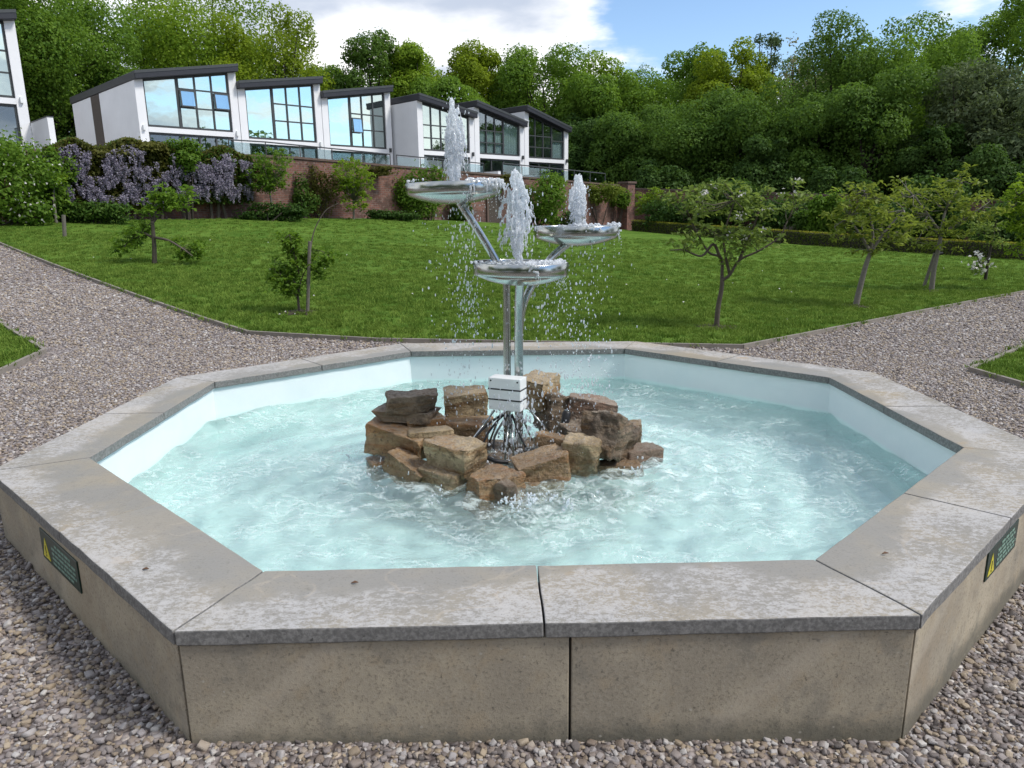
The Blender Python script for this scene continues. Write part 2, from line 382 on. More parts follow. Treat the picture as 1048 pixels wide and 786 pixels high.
def rockmat(name, c1, c2, c3, wet=.35, sc=5.0):
    m, t, out = mat(name)
    v = t.n('ShaderNodeTexCoord').outputs['Object']
    oi = t.n('ShaderNodeObjectInfo').outputs['Random']
    v = t.n('ShaderNodeVectorMath', {0: v, 1: t.n('ShaderNodeCombineXYZ', {0: t.math('MULTIPLY', oi, 9.0), 1: oi}).outputs[0]}, operation='ADD').outputs[0]
    n = t.noise(v, sc, 6, .62); f = t.noise(v, 38, 5, .7)
    mp = t.n('ShaderNodeMapping', {'Vector': v, 'Scale': (3, 3, 16)})
    lay = t.noise(mp.outputs[0], 1.2, 4, .6)
    c = t.mix(t.sstep(n, .40, .60), c1, c2)
    c = t.mix(t.math('MULTIPLY', t.sstep(lay, .50, .60), .75), c, c3)
    c = t.mix(t.math('MULTIPLY', t.sstep(t.noise(v, 13, 5, .7), .55, .66), .55), c, tuple(x*.45 for x in c1))
    c = t.mix(t.math('MULTIPLY', t.sstep(f, .54, .64), .6), c, (.07, .052, .036))
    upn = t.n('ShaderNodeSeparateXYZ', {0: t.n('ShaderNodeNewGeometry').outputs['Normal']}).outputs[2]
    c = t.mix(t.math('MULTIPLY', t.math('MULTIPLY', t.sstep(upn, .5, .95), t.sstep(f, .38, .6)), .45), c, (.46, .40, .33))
    pz = t.n('ShaderNodeSeparateXYZ', {0: t.n('ShaderNodeNewGeometry').outputs['Position']}).outputs[2]
    wetf = t.sstep(t.math('ADD', pz, t.math('MULTIPLY', t.math('SUBTRACT', n, .5), .5)), .36, .20)
    c = t.mix(t.math('MULTIPLY', wetf, .36), c, (.085, .052, .026))
    pbsdf(t, out, c, t.math('SUBTRACT', .62, t.math('MULTIPLY', wetf, .35)), spec=.45, bump=t.math('ADD', f, t.math('MULTIPLY', lay, 1.2)), bd=.03, bs=1.0)
    return m
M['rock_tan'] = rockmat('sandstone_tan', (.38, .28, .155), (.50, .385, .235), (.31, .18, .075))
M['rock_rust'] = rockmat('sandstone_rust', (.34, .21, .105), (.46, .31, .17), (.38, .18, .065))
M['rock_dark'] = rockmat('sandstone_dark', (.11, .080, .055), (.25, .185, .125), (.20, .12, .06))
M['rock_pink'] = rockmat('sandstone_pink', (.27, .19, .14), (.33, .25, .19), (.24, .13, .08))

m, t, out = mat('stainless_steel'); M['steel'] = m
v = t.n('ShaderNodeTexCoord').outputs['Object']
n = t.noise(v, 22, 4, .6)
pbsdf(t, out, (.46, .47, .455), t.math('ADD', .10, t.math('MULTIPLY', n, .2)), 1.0, bump=n, bd=.0012, bs=.3)
M['plastic'] = simple('white_plastic', (.78, .80, .80), .35, var=.05, scale=14)
M['black'] = simple('black_rubber', (.018, .018, .02), .4, var=.3, scale=30)
M['green'] = simple('plaque_green', (.012, .035, .026), .35, var=.25, scale=30)
M['yellow'] = simple('plaque_yellow', (.62, .55, .05), .5, var=.15, scale=40)
M['pale'] = simple('plaque_lettering', (.20, .32, .26), .5, var=.2, scale=60)
M['render'] = simple('white_render', (.78, .79, .81), .75, var=.10, scale=.9, bump=.002)
M['anthracite'] = simple('anthracite_metal', (.028, .029, .036), .45, var=.25, scale=3)
M['frame'] = simple('window_frame_grey', (.055, .06, .062), .45, var=.15, scale=3)
M['dark_timber'] = simple('dark_timber', (.07, .055, .045), .7, var=.4, scale=12, bump=.01)
M['interior'] = simple('room_inside', (.10, .10, .10), .8, var=.3, scale=.8)
M['curtain'] = simple('pale_blind', (.72, .78, .74), .8, var=.08, scale=2)
M['soil'] = simple('soil', (.045, .032, .022), .9, var=.5, scale=12, bump=.03)
M['floor_wood'] = simple('woodland_floor', (.035, .038, .018), .9, var=.5, scale=2, bump=.05)
M['bark'] = simple('bark', (.10, .082, .066), .85, var=.5, scale=18, bump=.015)
M['bark_pale'] = simple('bark_pale', (.17, .155, .135), .85, var=.45, scale=26, bump=.01)
M['bark_dark'] = simple('bark_dark', (.045, .038, .030), .9, var=.4, scale=5, bump=.03)
M['stake'] = simple('grey_timber', (.15, .135, .115), .85, var=.35, scale=25, bump=.006)
M['edging'] = simple('timber_edging', (.23, .205, .18), .85, var=.35, scale=14, bump=.006)
M['paving'] = simple('terrace_paving', (.30, .29, .28), .8, var=.15, scale=3)
M['cap'] = simple('wall_cap', (.13, .09, .075), .85, var=.25, scale=5, bump=.01)
M['dry_leaf'] = simple('dry_leaf', (.12, .06, .03), .7, var=.3, scale=60)
m, t, out = mat('window_glass'); M['glass'] = m
v = t.n('ShaderNodeTexCoord').outputs['Object']
n = t.noise(v, .9, 2, .5)
bp = t.n('ShaderNodeBump', {'Height': n, 'Distance': .012, 'Strength': .25})
g = t.n('ShaderNodeBsdfGlossy', {'Color': (.82, .95, .91, 1), 'Roughness': .01, 'Normal': bp.outputs[0]})
tr = t.n('ShaderNodeBsdfTransparent', {'Color': (.55, .62, .62, 1)})
t.link(t.n('ShaderNodeMixShader', {0: .72, 1: tr.outputs[0], 2: g.outputs[0]}).outputs[0], out.inputs[0])
m, t, out = mat('window_glass_dark'); M['glass2'] = m
g = t.n('ShaderNodeBsdfGlossy', {'Color': (.75, .85, .92, 1), 'Roughness': .01})
tr = t.n('ShaderNodeBsdfTransparent', {'Color': (.80, .86, .88, 1)})
t.link(t.n('ShaderNodeMixShader', {0: .22, 1: tr.outputs[0], 2: g.outputs[0]}).outputs[0], out.inputs[0])
m, t, out = mat('railing_glass'); M['railglass'] = m
g = t.n('ShaderNodeBsdfGlossy', {'Color': (.8, .9, .95, 1), 'Roughness': .03})
tr = t.n('ShaderNodeBsdfTransparent', {'Color': (.72, .80, .82, 1)})
t.link(t.n('ShaderNodeMixShader', {0: .10, 1: tr.outputs[0], 2: g.outputs[0]}).outputs[0], out.inputs[0])
m, t, out = mat('garden_brick'); M['brick'] = m
uv = t.n('ShaderNodeUVMap').outputs[0]
bk = t.n('ShaderNodeTexBrick', {'Vector': uv, 'Color1': (.24, .105, .08, 1), 'Color2': (.13, .065, .055, 1), 'Mortar': (.20, .165, .145, 1), 'Scale': 1.0,
      'Mortar Size': .009, 'Brick Width': .24, 'Row Height': .085, 'Bias': -.1})
n = t.noise(uv, 1.1, 6, .65); n2 = t.noise(uv, 7, 4, .65)
c = t.mix(t.math('MULTIPLY', t.sstep(n, .46, .58), .75), bk.outputs[0], (.085, .055, .045))
c = t.mix(t.math('MULTIPLY', t.sstep(n2, .53, .64), .6), c, (.27, .20, .175))
pbsdf(t, out, c, .9, spec=.2, bump=bk.outputs['Fac'], bd=.012, bs=-.6)
# foliage
LM = {}
LM['bright'] = leafmat('leaf_bright', (0.112, 0.216, 0.018), (0.266, 0.378, 0.039), 0.45)
LM['yellow'] = leafmat('leaf_yellow_green', (0.125, 0.2, 0.012), (0.26, 0.34, 0.03), 0.45)
LM['mid'] = leafmat('leaf_mid', (0.068, 0.150, 0.021), (0.189, 0.306, 0.042), 0.44)
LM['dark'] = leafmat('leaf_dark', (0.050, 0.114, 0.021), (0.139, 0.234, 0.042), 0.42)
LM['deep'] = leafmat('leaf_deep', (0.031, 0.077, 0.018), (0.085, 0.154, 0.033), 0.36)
LM['grey'] = leafmat('leaf_grey_green', (0.065, 0.095, 0.045), (0.135, 0.18, 0.085), 0.34)
LM['blue'] = leafmat('leaf_blue_green', (0.055, 0.095, 0.045), (0.12, 0.18, 0.08), 0.28)
LM['pale'] = leafmat('leaf_pale_bud', (.16, .17, .09), (.28, .28, .16), .3)
LM['rust'] = leafmat('leaf_bronze', (0.065, 0.075, 0.018), (0.155, 0.155, 0.038), 0.34)
LM['apple'] = leafmat('leaf_apple', (0.09, 0.15, 0.03), (0.235, 0.31, 0.085), 0.42, .45)
LM['apple2'] = leafmat('leaf_apple_bronze', (0.105, 0.16, 0.022), (0.265, 0.32, 0.065), 0.42, .45)
LM['shrub'] = leafmat('leaf_shrub', (0.04, 0.11, 0.018), (0.125, 0.205, 0.04), 0.38)
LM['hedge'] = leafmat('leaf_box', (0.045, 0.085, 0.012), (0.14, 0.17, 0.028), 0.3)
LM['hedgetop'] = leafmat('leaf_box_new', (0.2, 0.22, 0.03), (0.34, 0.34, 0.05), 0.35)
LM['white'] = leafmat('blossom_white', (.60, .58, .56), (.82, .80, .80), .3, tcol=(.8, .8, .8))
LM['mauve'] = leafmat('wisteria_flower', (.22, .20, .27), (.44, .41, .49), .3, tcol=(.35, .3, .5))
LM['cream'] = leafmat('chestnut_candle', (.45, .45, .34), (.65, .63, .5), .3, tcol=(.6, .6, .5))

# ------------------------------------------------------------------ helpers: foliage
def leaves(P, N, L, W, rng, fold=.25, tang=None):
    n = len(P)
    N = N/(np.linalg.norm(N, axis=1, keepdims=True)+1e-9)
    a = rng.normal(size=(n, 3)) if tang is None else tang+rng.normal(size=(n, 3))*.25
    a -= N*(a*N).sum(1, keepdims=True); a /= np.linalg.norm(a, axis=1, keepdims=True)+1e-9
    b = np.cross(N, a)
    L = (L*rng.uniform(.65, 1.3, n))[:, None]; W = (W*rng.uniform(.7, 1.25, n))[:, None]
    V = np.stack([P-a*L*.5, P+b*W*.5+N*W*fold, P+a*L*.5-N*L*.12, P-b*W*.5+N*W*fold], 1).reshape(-1, 3)
    F = np.arange(n*4, dtype=np.int32).reshape(-1, 4)
    return V, F
def join(*vf):
    V = []; F = []; o = 0
    for v, f in vf:
        V.append(v); F.append(f+o); o += len(v)
    return np.concatenate(V), np.concatenate(F)
def lobed(rng, n, lobes, shell=.72, upb=.35):
    """leaf positions and facing over a crown made of uneven lobes (centre, radii)"""
    C = np.array([l[0] for l in lobes]); R = np.array([l[1] for l in lobes])
    wgt = (R[:, 0]*R[:, 1]+R[:, 0]*R[:, 2]); wgt = wgt/wgt.sum()
    k = rng.choice(len(C), n, p=wgt)
    d = rng.normal(size=(n, 3)); d /= np.linalg.norm(d, axis=1, keepdims=True)
    r = shell+(1.06-shell)*rng.random(n)**.7
    # bumps on every lobe
    ph = rng.random((len(C), 3))*6.28
    bump = .10*np.sin(d[:, 0]*5+ph[k, 0])*np.sin(d[:, 1]*6+ph[k, 1])+.07*np.sin(d[:, 2]*9+ph[k, 2])
    P = C[k]+d*R[k]*(r+bump)[:, None]
    N = d*.9+rng.normal(size=(n, 3))*.55+np.array([0, 0, upb])
    return P, N
def lobes_for(rng, c, a, h, n=16, lr=(.34, .52), low=0.0):
    c = np.asarray(c, float); L = [(c, np.array([a*.62, a*.62, h*.62]))]
    for i in range(n):
        zc = rng.uniform(-.75+low, .85); th = rng.uniform(0, 2*PI)
        rr = math.sqrt(max(0.05, 1-zc*zc*.9))*rng.uniform(.5, .78)
        f = rng.uniform(*lr)*(1.0-.25*abs(zc))
        L.append((c+np.array([a*rr*math.cos(th), a*rr*math.sin(th), h*zc*.72]), np.array([a*f*rng.uniform(.85, 1.2), a*f*rng.uniform(.85, 1.2), a*f*rng.uniform(.65, .95)])))
    return L
def big_tree(name, label, px, pytop, hw, Yw, lm, seed, n=15000, group='woodland trees', bot=.12, leaf=.34, bark='bark_dark', extra=None, stretch=1.0, shell=.72, nl=34, base=None, lr=(.17, .42)):
    rng = np.random.default_rng(seed)
    top = aty(px, pytop, Yw); zb = float(terr(top[0], top[1]))-.1 if base is None else base
    H = top[2]-zb; a = hw*mpp(top)
    t0 = thing(name, label, 'tree', (top[0], top[1], zb), group)
    ch = H*(1-bot)/2; cc = np.array([top[0], top[1], top[2]-ch])
    lb = lobes_for(rng, cc, a, ch, nl, lr)
    mxz = max(l[0][2]+l[1][2]*.97 for l in lb)-cc[2]; mxx = np.mean([max(l[0][0]+l[1][0] for l in lb)-cc[0], cc[0]-min(l[0][0]-l[1][0] for l in lb)])
    kz, kx = ch/mxz, a/mxx
    lb = [(cc+(l[0]-cc)*np.array([kx, kx, kz]), l[1]*np.array([kx, kx, (kz+kx)/2])) for l in lb]
    P, N = lobed(rng, n, lb, shell)
    fr_ = rng.random(len(P)) < .10
    P[fr_] += rng.normal(size=(fr_.sum(), 3))*a*.05
    obj('crown', leaves(P, N, leaf*stretch, leaf*.72, rng), LM[lm], t0)
    mb = MB(); r0 = .018*H+.10
    pth = [np.array([top[0]+rng.normal()*.02*H*k, top[1], zb+H*.72*k]) for k in np.linspace(0, 1, 7)]
    mb.tube(pth, [r0*(1.15-.95*k) for k in np.linspace(0, 1, 7)], 9)
    for l in lb[1:12]:
        s = pth[rng.integers(2, 5)]; e = l[0]; md = (s+e)/2+np.array([0, 0, -.03*H])
        mb.tube([s, md, e], [r0*.38, r0*.25, r0*.08], 6)
    obj('trunk', mb, M[bark], t0)
    if extra:
        m2, cnt, sz = extra
        P, N = lobed(rng, cnt, lb, .98); obj('blossom', leaves(P, N, sz, sz*.6, rng), LM[m2], t0)
    return t0

def shrub(name, label, c, a, b, h, lm, seed, n=2600, leaf=.13, cat='shrub', group=None, extra=None, nl=9, stem=True, low=0.0):
    rng = np.random.default_rng(seed); c = np.array(c, float)
    zb = float(terr(c[0], c[1])) if stem is True else c[2]-h
    if stem is True and c[2]-h < zb+1.0:          # leafy right down to the soil
        tp = c[2]+h; h = (tp-zb)/2+.04; c[2] = tp-h
    t0 = thing(name, label, cat, (c[0], c[1], zb), group)
    lb = [(l[0], l[1]) for l in lobes_for(rng, (0, 0, 0), 1.0, 1.0, nl+3, (.36, .6), low-.15)]
    sc = np.array([a, b, h]); lb = [(c+l[0]*sc, l[1]*sc) for l in lb]
    P, N = lobed(rng, n, lb, .6)
    fr_ = rng.random(n) < .30
    P[fr_] += rng.normal(size=(fr_.sum(), 3))*np.array([a, b, h])*.14
    P[:, 2] = np.maximum(P[:, 2], zb+.03)
    obj('foliage', leaves(P, N, leaf, leaf*.6, rng), LM[lm], t0)
    if stem:
        mb = MB()
        for i in range(5):
            e = lb[rng.integers(1, len(lb))][0]; s = np.array([c[0]+rng.normal()*.12*a, c[1]+rng.normal()*.12*a, zb-.03])
            mb.tube([s, (s+e)/2+rng.normal(size=3)*.05, e], [.03, .022, .008], 6)
        obj('stem', mb, M['bark_dark'], t0)
    if extra:
        m2, cnt, sz, nm = extra
        P, N = lobed(rng, cnt, lb, 1.0); obj(nm, leaves(P, N, sz, sz*.8, rng), LM[m2], t0)
    return t0
exec_later = []

# ------------------------------------------------------------------ setting: ground, gravel, lawns
T = .415; WZ = .137; FZ = -.13
INN = [(-0.947,-2.046),(0.945,-2.023),(2.184,-0.851),(2.203,0.758),(0.931,1.982),(-0.95,1.993),(-2.245,0.882),(-2.222,-0.805)]
OUT = [(-1.094,-2.41),(1.111,-2.385),(2.572,-1.03),(2.591,0.891),(1.088,2.356),(-1.099,2.404),(-2.597,1.061),(-2.600,-.985)]
INN = [np.array(p) for p in INN]; OUT = [np.array(p) for p in OUT]
def inset(poly, d):
    """offset a counter-clockwise polygon inwards by d"""
    n = len(poly); L = []
    for i in range(n):
        p, q = poly[i], poly[(i+1) % n]; e = (q-p)/np.linalg.norm(q-p); nn = np.array([-e[1], e[0]])
        L.append((p+nn*d, e))
    R = []
    for i in range(n):
        p, e = L[i-1]; q, f = L[i]
        k = np.linalg.solve(np.array([e, -f]).T, q-p); R.append(p+e*k[0])
    return R
def inside(poly, X, Y):
    r = np.ones(np.shape(X), bool)
    for i in range(len(poly)):
        p, q = poly[i], poly[(i+1) % len(poly)]
        r &= ((q[0]-p[0])*(Y-p[1])-(q[1]-p[1])*(X-p[0])) >= 0
    return r
def grid(xs, ys, zf):
    Xg, Yg = np.meshgrid(xs, ys); Zg = zf(Xg, Yg)
    V = np.stack([Xg, Yg, Zg], -1).reshape(-1, 3); nx = len(xs)
    i, j = np.meshgrid(np.arange(len(xs)-1), np.arange(len(ys)-1)); k = (j*nx+i).ravel()
    return V, np.stack([k, k+1, k+nx+1, k+nx], 1).astype(np.int32)
POOLHOLE = inset(OUT, .17)
def zfar(X, Y): return terr(X, Y)-.06-np.where(inside(POOLHOLE, X, Y), .5, 0)
xs = np.concatenate([np.linspace(-900, -60, 15), np.arange(-56, 57, 2.0), np.linspace(60, 900, 15)])
ys = np.concatenate([np.linspace(-300, -10, 10), np.arange(-8, 80, 2.0), np.linspace(84, 1200, 20)])
def zbase(X, Y): return terr(X, Y)-.10-np.where((abs(X) < 3.5) & (abs(Y) < 3.5), .5, 0)
props(obj('ground', grid(xs, ys, zbase), M['floor_wood'], smooth=True), kind='structure')
xs = np.concatenate([np.arange(-46, -4, .5), np.arange(-4, 4, .08), np.arange(4, 46.1, .5)])
ys = np.concatenate([np.arange(-8, -3.2, .2), np.arange(-3.2, 3.2, .08), np.arange(3.2, 46, .5)])
def zgrav(X, Y): return terr(X, Y)-np.where(inside(POOLHOLE, X, Y), .55, 0)
props(obj('gravel_path', grid(xs, ys, zgrav), M['gravel'], smooth=True), kind='structure')

# the garden wall line (brick, retaining the terrace)
az = math.radians(46); U = np.array([math.sin(az), math.cos(az), 0]); Vv = np.array([-U[1], U[0], 0]); ZU = np.array([0, 0, 1.0])
WA = np.array([-9.4, 27.0, 0]); WLEN = 23.6; WB = WA+U*WLEN
# lawn polygons from photo points dropped on the terrain
gL0 = ground(0, 250); gTip = ground(255, 343); gL2 = ground(385, 350.5); gR2 = ground(760, 357); gR1 = ground(1048, 300)
dl = (gL0-gTip); dr = (gR1-gR2)
kk = np.linalg.solve(np.array([dr[:2], [-14.3, 20.0]]).T, np.array([7.9, 41.1])-gR2[:2])[0]
wq = WA-Vv*.55; ks = np.linalg.solve(np.array([U[:2], [14.3, -20.0]]).T, np.array([7.9, 41.1])-wq[:2])[0]; kl = np.linalg.solve(np.array([dl[:2], -U[:2]]).T, wq[:2]-gTip[:2])[0]
lawn_main = [gTip[:2], gL2[:2], gR2[:2], gR1[:2], (gR2+dr*kk)[:2], wq[:2]+U[:2]*ks, (gTip+dl*kl)[:2]]
gl = [ground(46, 362), ground(0, 384), ground(0, 333)]
lawn_l = [gl[0][:2], (gl[0]+(gl[2]-gl[0])*8)[:2], (gl[0]+(gl[2]-gl[0])*8+(gl[1]-gl[0])*8)[:2], (gl[0]+(gl[1]-gl[0])*9)[:2]]
gr = [ground(993, 381), ground(1048, 397), ground(1048, 357)]
lawn_r = [gr[0][:2], (gr[0]+(gr[1]-gr[0])*9)[:2], (gr[0]+(gr[1]-gr[0])*9+(gr[2]-gr[0])*9)[:2], (gr[0]+(gr[2]-gr[0])*9)[:2]]
def lawn(name, poly, cell):
    P = np.array(poly); lo_, hi_ = P.min(0), P.max(0)
    V, F = grid(np.arange(lo_[0]-cell, hi_[0]+2*cell, cell), np.arange(lo_[1]-cell, hi_[1]+2*cell, cell), lambda a, b: terr(a, b)+.03)
    bm = bmesh.new(); vs = [bm.verts.new(v) for v in V]
    for f in F: bm.faces.new([vs[i] for i in f])
    cen = P.mean(0)
    for i in range(len(P)):
        p, q = P[i], P[(i+1) % len(P)]; e = q-p; nn = np.array([-e[1], e[0]])
        if (cen-p) @ nn > 0: nn = -nn
        bmesh.ops.bisect_plane(bm, geom=bm.verts[:]+bm.edges[:]+bm.faces[:], plane_co=(p[0], p[1], 0), plane_no=(nn[0], nn[1], 0), clear_outer=True)
    me = bpy.data.meshes.new(name); bm.to_mesh(me); bm.free(); me.materials.append(M['lawn']); me.shade_smooth()
    o = bpy.data.objects.new(name, me); COL.objects.link(o); ORG[o] = np.zeros(3); props(o, kind='structure'); return o
lawn('lawn', lawn_main, .6); lawn('lawn', lawn_l, .5); lawn('lawn', lawn_r, .5)
def edging(pts, label):
    mb = MB(); d = []
    pts = [np.asarray(p) for p in pts]
    for p, q in zip(pts[:-1], pts[1:]):
        k = max(2, int(np.linalg.norm(q-p)/.8))
        d += [p+(q-p)*i/k for i in range(k)]
    d.append(pts[-1])
    for a, b in zip(d[:-1], d[1:]):
        e = (b-a)/np.linalg.norm(b-a); nn = np.array([-e[1], e[0]])*.02
        za, zb_ = float(terr(*a)), float(terr(*b))
        V = [(a[0]-nn[0], a[1]-nn[1], za-.05), (b[0]-nn[0], b[1]-nn[1], zb_-.05), (b[0]+nn[0], b[1]+nn[1], zb_-.05), (a[0]+nn[0], a[1]+nn[1], za-.05)]
        mb.add(V+[(x, y, z+.105) for x, y, z in V], [(0,3,2,1),(4,5,6,7),(0,1,5,4),(1,2,6,5),(2,3,7,6),(3,0,4,7)])
    o = obj('lawn_edging', mb, M['edging'], loc=(d[0][0], d[0][1], terr(*d[0])))
    props(o, label, 'edging', 'timber edging boards of the lawns')
edging([(gTip+dl*kl)[:2], gTip[:2], gL2[:2], gR2[:2], gR1[:2], (gR2+dr*kk)[:2]], 'long thin timber edging board along the gravel side of the big lawn')
edging([lawn_l[1], lawn_l[0], lawn_l[3]], 'timber edging board round the corner of the small lawn at the left edge')
edging([lawn_r[1], lawn_r[0], lawn_r[3]], 'timber edging board round the corner of the small lawn at the right edge')

# ---- instancing of countless small things (gravel stones, grass tufts)
def scatter(name, pts, scale, rot, idx, sources, kind='stuff', mat_=None):
    src = bpy.data.collections.new(name+'_kinds')
    for s in sources: src.objects.link(s)
    me = bpy.data.meshes.new(name); me.vertices.add(len(pts)); me.vertices.foreach_set('co', pts.astype(np.float32).ravel())
    for nm, ty, dat in (('pscale', 'FLOAT', scale), ('pidx', 'INT', idx)):
        a = me.attributes.new(nm, ty, 'POINT'); a.data.foreach_set('value', dat.astype(np.float32 if ty == 'FLOAT' else np.int32))
    a = me.attributes.new('prot', 'FLOAT_VECTOR', 'POINT'); a.data.foreach_set('vector', rot.astype(np.float32).ravel())
    o = bpy.data.objects.new(name, me); COL.objects.link(o); props(o, kind=kind)
    ng = bpy.data.node_groups.new(name, 'GeometryNodeTree')
    ng.interface.new_socket('Geometry', in_out='INPUT', socket_type='NodeSocketGeometry')
    ng.interface.new_socket('Geometry', in_out='OUTPUT', socket_type='NodeSocketGeometry')
    nd = ng.nodes; lk = ng.links
    gi = nd.new('NodeGroupInput'); go = nd.new('NodeGroupOutput')
    ci = nd.new('GeometryNodeCollectionInfo'); ci.inputs['Collection'].default_value = src
    ci.inputs['Separate Children'].default_value = True; ci.inputs['Reset Children'].default_value = True
    ip = nd.new('GeometryNodeInstanceOnPoints'); ip.inputs['Pick Instance'].default_value = True
    def attr(nm, ty):
        q = nd.new('GeometryNodeInputNamedAttribute'); q.data_type = ty; q.inputs['Name'].default_value = nm
        return next(s for s in q.outputs if s.enabled and s.name == 'Attribute')
    e2r = nd.new('FunctionNodeEulerToRotation')
    lk.new(gi.outputs[0], ip.inputs['Points']); lk.new(ci.outputs[0], ip.inputs['Instance'])
    lk.new(attr('pidx', 'INT'), ip.inputs['Instance Index'])
    lk.new(attr('prot', 'FLOAT_VECTOR'), e2r.inputs[0]); lk.new(e2r.outputs[0], ip.inputs['Rotation'])
    lk.new(attr('pscale', 'FLOAT'), ip.inputs['Scale'])
    lk.new(ip.outputs[0], go.inputs[0])
    md = o.modifiers.new('scatter', 'NODES'); md.node_group = ng
    return o
def inview(P, margin=40):
    d = P-CAM; z = d @ FW; x = 524+FPX*(d @ RT)/z; y = 393-FPX*(d @ UP)/z
    return (z > .1) & (x > -margin) & (x < 1048+margin) & (y > -margin) & (y < 786+margin)
def src_obj(name, V, F, m, smooth=True):
    me = bpy.data.meshes.new(name); me.from_pydata([tuple(v) for v in V], [], [tuple(f) for f in F]); me.update()
    if smooth: me.shade_smooth()
    me.materials.append(m); return bpy.data.objects.new(name, me)
rng = np.random.default_rng(5)
pebs = []
for i in range(7):
    bm = bmesh.new(); bmesh.ops.create_icosphere(bm, subdivisions=2, radius=1.0)
    sq = np.array([1.0, rng.uniform(.62, .9), rng.uniform(.42, .65)]); of = Vector(rng.uniform(0, 50, 3))
    for v_ in bm.verts:
        k = 1+.55*mnoise.noise(v_.co*.9+of)+.18*mnoise.noise(v_.co*2.3+of)
        cx = [max(-.62, min(.62, c_)) for c_ in v_.co*k]
        v_.co = Vector([c_*s for c_, s in zip(cx, sq)])*1.25
    pebs.append(src_obj('gravel_stone', [v_.co[:] for v_ in bm.verts], [[v_.index for v_ in f.verts] for f in bm.faces], M['pebble'])); bm.free()
def sample(n, x0, x1, y0, y1):
    return rng.uniform(x0, x1, n), rng.uniform(y0, y1, n)
PP = []; SS = []
for (x0, x1, y0, y1, dens, s0, s1) in ((-3.4, 3.4, -3.4, -.6, 4600, .0062, .0160), (-5, 5, -.6, 4, 2600, .0078, .0165), (-9, 9, 4, 9, 900, .011, .021), (-16, 13, 6, 16, 260, .016, .028)):
    n = int((x1-x0)*(y1-y0)*dens); a, b = sample(n, x0, x1, y0, y1)
    P = np.stack([a, b, terr(a, b)], 1); k = inview(P) & ~inside(inset(OUT, .012), a, b)
    for pl in (lawn_main, lawn_l, lawn_r):
        pp = [np.asarray(q) for q in pl]
        area = sum(pp[i][0]*pp[(i+1) % len(pp)][1]-pp[(i+1) % len(pp)][0]*pp[i][1] for i in range(len(pp)))
        k &= ~inside(pp if area > 0 else pp[::-1], a, b)
    P = P[k]; s = s0+(s1-s0)*rng.random(len(P))**2.0
    big_ = rng.random(len(P)) < .05*(P[:, 1] < 0); s = np.where(big_, s*1.45, s)
    P[:, 2] += s*rng.uniform(.05, .55, len(P)); PP.append(P); SS.append(s)
P = np.concatenate(PP); S = np.concatenate(SS); n = len(P)
print('gravel stones', n)
scatter('gravel', P, S, np.stack([rng.normal(size=n)*.35, rng.normal(size=n)*.35, rng.uniform(0, 6.28, n)], 1), rng.integers(0, 7, n), pebs)
tufts = []
for i in range(6):
    V = []; F = []
    for k in range(22):
        r = .085*math.sqrt(rng.random()); th = rng.uniform(0, 6.28); hh = rng.uniform(.022, .06); wd_ = rng.uniform(.0035, .007)
        b = np.array([r*math.cos(th), r*math.sin(th), 0]); q = rng.uniform(0, 6.28); s = np.array([math.cos(q), math.sin(q), 0])*wd_
        ln = rng.normal(size=3)*.022; ln[2] = 0; o0 = len(V)
        V += [b-s, b+s, b+s*.7+ln*.4+[0, 0, hh*.6], b-s*.7+ln*.4+[0, 0, hh*.6], b+ln*1.3+[0, 0, hh]]
        F += [(o0, o0+1, o0+2, o0+3), (o0+3, o0+2, o0+4)]
    tufts.append(src_obj('grass_tuft', V, F, M['blade'], False))
PP = []
for pl, spec in ((lawn_main, ((-12, 11, 3.8, 11, 95), (-17, 20, 11, 18, 44), (-24, 24, 18, 30, 14))), (lawn_l, ((-10, -4, 1, 9, 110),)), (lawn_r, ((4, 8, -1, 6, 110),))):
    pp = [np.asarray(q) for q in pl]
    area = sum(pp[i][0]*pp[(i+1) % len(pp)][1]-pp[(i+1) % len(pp)][0]*pp[i][1] for i in range(len(pp)))
    pp = pp if area > 0 else pp[::-1]
    for (x0, x1, y0, y1, dens) in spec:
        n = int((x1-x0)*(y1-y0)*dens); a, b = sample(n, x0, x1, y0, y1)
        P = np.stack([a, b, terr(a, b)+.028], 1); PP.append(P[inside(pp, a, b) & inview(P, 10)])
P = np.concatenate(PP); n = len(P); print('tufts', n)
scatter('grass', P, rng.uniform(.7, 1.35, n), np.stack([np.zeros(n), np.zeros(n), rng.uniform(0, 6.28, n)], 1), rng.integers(0, 6, n), tufts)

rgd = np.random.default_rng(99); P = np.array([ground(rgd.uniform(20, 1030), rgd.uniform(242, 335)) for _ in range(45)])
pm = [np.asarray(q) for q in lawn_main]; P = P[inside(pm, P[:, 0], P[:, 1])]; P[:, 2] += .075
props(obj('daisies', leaves(P, rgd.normal(size=P.shape)*.25+[0, -.5, 1], .034, .034, rgd), LM['white']), kind='stuff')
